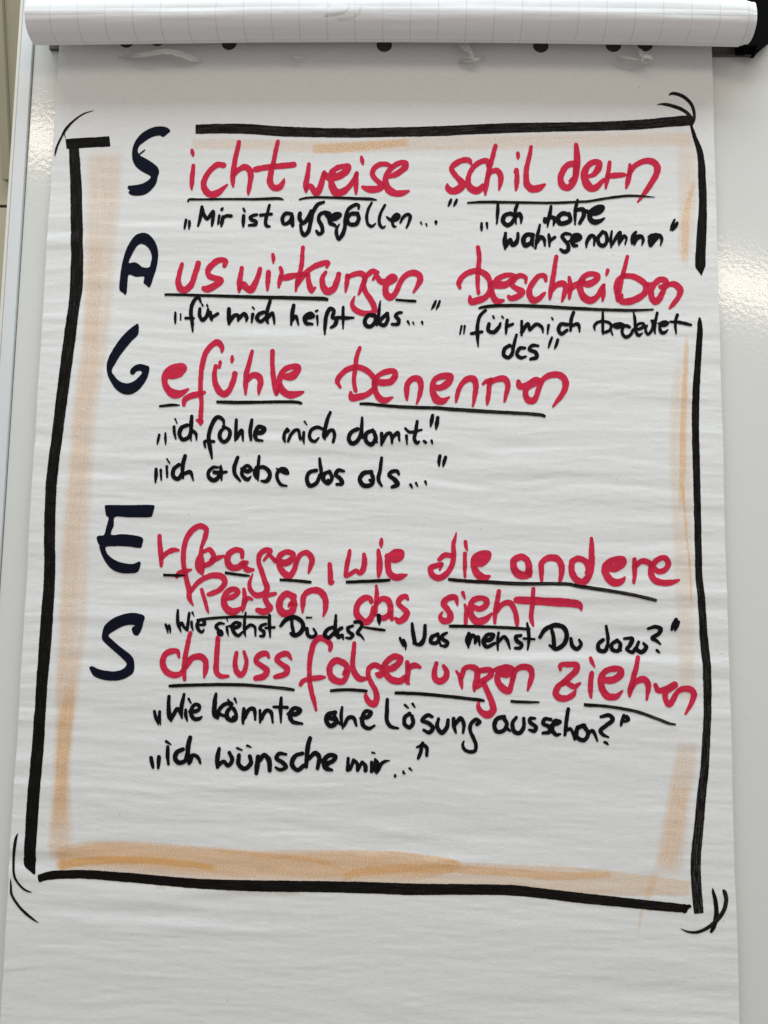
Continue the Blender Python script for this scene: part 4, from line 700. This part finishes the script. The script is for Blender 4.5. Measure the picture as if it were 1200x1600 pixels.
phis = np.concatenate([np.linspace(-1.45, 1.75, 110), np.linspace(1.8, 11.5, 60)]); nphi = len(phis)
phi17 = None
def page_layer(name, rad, x0, x1, v17, taper):
    xs = np.linspace(x0, x1, nxr)
    PX, PH = np.meshgrid(xs, phis)
    V = roll_point(PX, PH, rad)
    if taper:   # the end of a page turns under a little
        V[..., 0] += taper * np.sin(PH) * sstep(x1 - .02, x1, PX)
    idx = np.arange(nphi * nxr).reshape(nphi, nxr)
    faces = np.stack([idx[:-1, :-1], idx[:-1, 1:], idx[1:, 1:], idx[1:, :-1]], -1).reshape(-1, 4).tolist()
    o = link_mesh(name, V.reshape(-1, 3), faces, GRID, smooth=True)
    uv = np.stack([(PX - hit(430, 66, ty_)[0]) / PITCH, (PH - v17) * rad / PITCH], -1).reshape(-1, 2)
    l = o.data.uv_layers.new(name='grid'); li = np.empty(len(o.data.loops), np.int32); o.data.loops.foreach_get('vertex_index', li)
    l.data.foreach_set('uv', uv[li].ravel().astype(np.float32))
    return child_of(o, pages)
def phi_at(px, py, rad=RR):
    """where on the bend the photograph shows (px, py)"""
    ph = np.linspace(-.6, 4.0, 6000); X = hit(px, py, axis_y - rad * .7)[0]
    P = roll_point(np.full_like(ph, X), ph, rad, 0)
    c = (P - np.array([0, -DIST, 0])) @ BOARD
    y = 800 + F_PX * c[:, 1] / c[:, 2]
    k = np.argmax(y)              # lowest visible line
    sel = slice(k, None)
    j = np.argmin(np.abs(y[sel] - py)) + k
    return ph[j]
v17 = phi_at(600, 17)
page_layer('page', RR, RX0, RX1, v17, .0)
page_layer('page', RR - .0011, RX0 + .002, RX1 + .0035, v17 + .05, .0)
page_layer('page', RR - .0022, RX0 + .0035, RX1 + .0085, v17 + .1, .0)
# grey writing of the page's other side showing through
def on_roll(P, lift):
    out = []
    for px, py in P:
        ph = phi_at(px, py); X = hit(px, py, axis_y - RR * math.sin(ph))[0]
        out.append(roll_point(np.array([X]), np.array([ph]), RR + lift + .0001)[0])
    return np.array(out)
def ghost(pts, alpha):
    o = ribbon('show_through_writing', pts, GHOST, .0001, cols=4, soft=False, rag=.3, step=1.5, target=on_roll)
    o.data.attributes['cover'].data.foreach_set('value', np.full(len(o.data.vertices), alpha, np.float32))
    child_of(o, pages)
ghost([(508, 25.5, 1.6), (512, 24, 2.4), (528, 22, 3), (538, 19.5, 2.4), (544, 14, 1.6), (546, 7, 1.4), (547.5, 1, 1.2)], .30)
ghost([(527, 30.5, 3.2), (540, 29.5, 2.8), (553, 26.5, 2), (560, 22, 1.5), (563, 14, 1.5), (563.5, 2, 1.4)], .26)
ghost([(508, 26, 1.5), (510, 25, 1.3)], .5)
ghost([(514.5, 11, 1.6), (514, 7, 1.4), (513, 2, 1)], .35)
ghost([(101, 6.5, 1), (120, 8, 1.6), (135, 9, 1.2)], .22)

# ------------------------------------------------------------------ torn scraps of the pages that were ripped off
def scrap(name, label, ribs, spikes=(), wide=1.0):
    """ribs: (px, py, half width px, lift m); a curled strip of paper, welded at both ends to the perforation"""
    bm = bmesh.new()
    def strip(rs, cols=3):
        d = catmull(np.array(rs, float), 1.0); d[:, 2] *= wide
        T = np.gradient(d[:, :2], axis=0); T /= np.linalg.norm(T, axis=1)[:, None] + 1e-9
        Nn = np.stack([-T[:, 1], T[:, 0]], 1)
        L = np.arange(len(d)); sd = int(rng.integers(1 << 20))
        rows = []
        for c in range(cols + 1):
            o = -1 + 2 * c / cols
            jag = 1 + .22 * vnoise(L / 2.3, L * 0, sd + c)
            P = d[:, :2] + Nn * (o * d[:, 2] * jag)[:, None]
            P[:, 1] += d[:, 3] * 4100      # lifted paper stands nearer the lens
            W = on_sheet(P, 0.0004)
            W[:, 1] -= 4.2 * d[:, 3] + .0016 * (o + .4) * (o > -.4) * d[:, 3] / .003 + .0003 * vnoise(L / 4, L * 0 + c, sd + 9)
            rows.append([bm.verts.new(w) for w in W])
        for a, b in zip(rows, rows[1:]):
            for i in range(len(a) - 1): bm.faces.new((a[i], a[i + 1], b[i + 1], b[i]))
    strip(ribs)
    for s in spikes: strip(s, 2)
    bmesh.ops.solidify(bm, geom=bm.faces[:], thickness=.00012)
    bmesh.ops.recalc_face_normals(bm, faces=bm.faces)
    o = bm_obj(name, bm, SCRAP, None, True)
    o['label'] = label; o['category'] = 'paper scrap'; o['group'] = 'torn paper scraps at the perforation'
    return o
scrap('paper_scrap', 'longest torn paper scrap, an arched strip under the two left punch holes',
      [(190, 88, 2.2, .0003), (205, 88.5, 3.2, .0008), (222, 87.5, 4.4, .0014), (240, 85.5, 5, .0020), (258, 82.8, 5.2, .0027), (276, 83.8, 5.4, .0026), (295, 89, 5.8, .0018), (309, 94, 4.2, .0008), (314, 95, 1.2, .0003)],
      [[(184, 86, .7, .0006), (196, 85.5, 1.1, .0016), (210, 85, 1, .0018)], [(185, 90.5, .7, .0004), (197, 89.5, 1.2, .0014), (210, 89, 1, .0014)], [(204, 82, .7, .0028), (206.5, 86, 1.2, .002), (211, 96, .8, .0004)], [(212, 90.5, 1, .0012), (230, 88, 1.6, .003), (248, 86, 1.2, .0034)]])
scrap('paper_scrap', 'forked torn paper scrap right of the middle punch hole, reaching up under the roll',
      [(720, 62, 5, .0005), (724, 72, 4.6, .0014), (731, 81, 3.2, .0022), (737, 89, 2, .0020), (739, 95, 1.8, .0008)],
      [[(718, 96, 1.2, .0004), (728, 96.2, 1.9, .0016), (738, 95.2, 2, .0022), (748, 92.5, 2.6, .0016), (757, 90.5, 1, .0004)], [(720, 92, .7, .0008), (730, 91.5, 1.1, .0022), (738, 93.5, 1.2, .0026)], [(713, 98, .4, .0003), (724, 99.2, .7, .0005), (737, 98.4, .8, .0008)]], wide=1.45)
scrap('paper_scrap', 'knotted torn paper scrap just below the two right punch holes',
      [(993, 75, 1.6, .0006), (997, 82, 2.8, .0018), (999, 88, 3.6, .0026), (1004, 90, 3.2, .0030), (1012, 92, 2.6, .0024), (1016, 95, 1.6, .0012), (1010, 98, 1.2, .0012), (997, 98.5, 1.8, .0018)],
      [[(963, 87.5, 1.2, .0004), (970, 90.5, 2, .0018), (981, 92.8, 1.5, .0024), (993, 95.5, 1.2, .0026)], [(955, 97.8, .4, .0002), (966, 99, .8, .001), (980, 98.3, .9, .0016), (994, 98.2, 1.2, .0022)], [(995, 96, 1.6, .003), (1001, 93, 1.1, .004), (1014, 94.5, .8, .003)]], wide=1.45)
scrap('paper_scrap', 'tiny torn paper flake on the sheet between the arched scrap and the middle hole',
      [(452, 91, .5, .0002), (458, 90.2, 1.2, .0010), (466, 91.2, 1.4, .0020), (476, 92.4, .6, .0004)], [[(454, 92.5, .4, .0003), (460, 91, .6, .0016)]], wide=1.3)
bpy.context.view_layer.update()
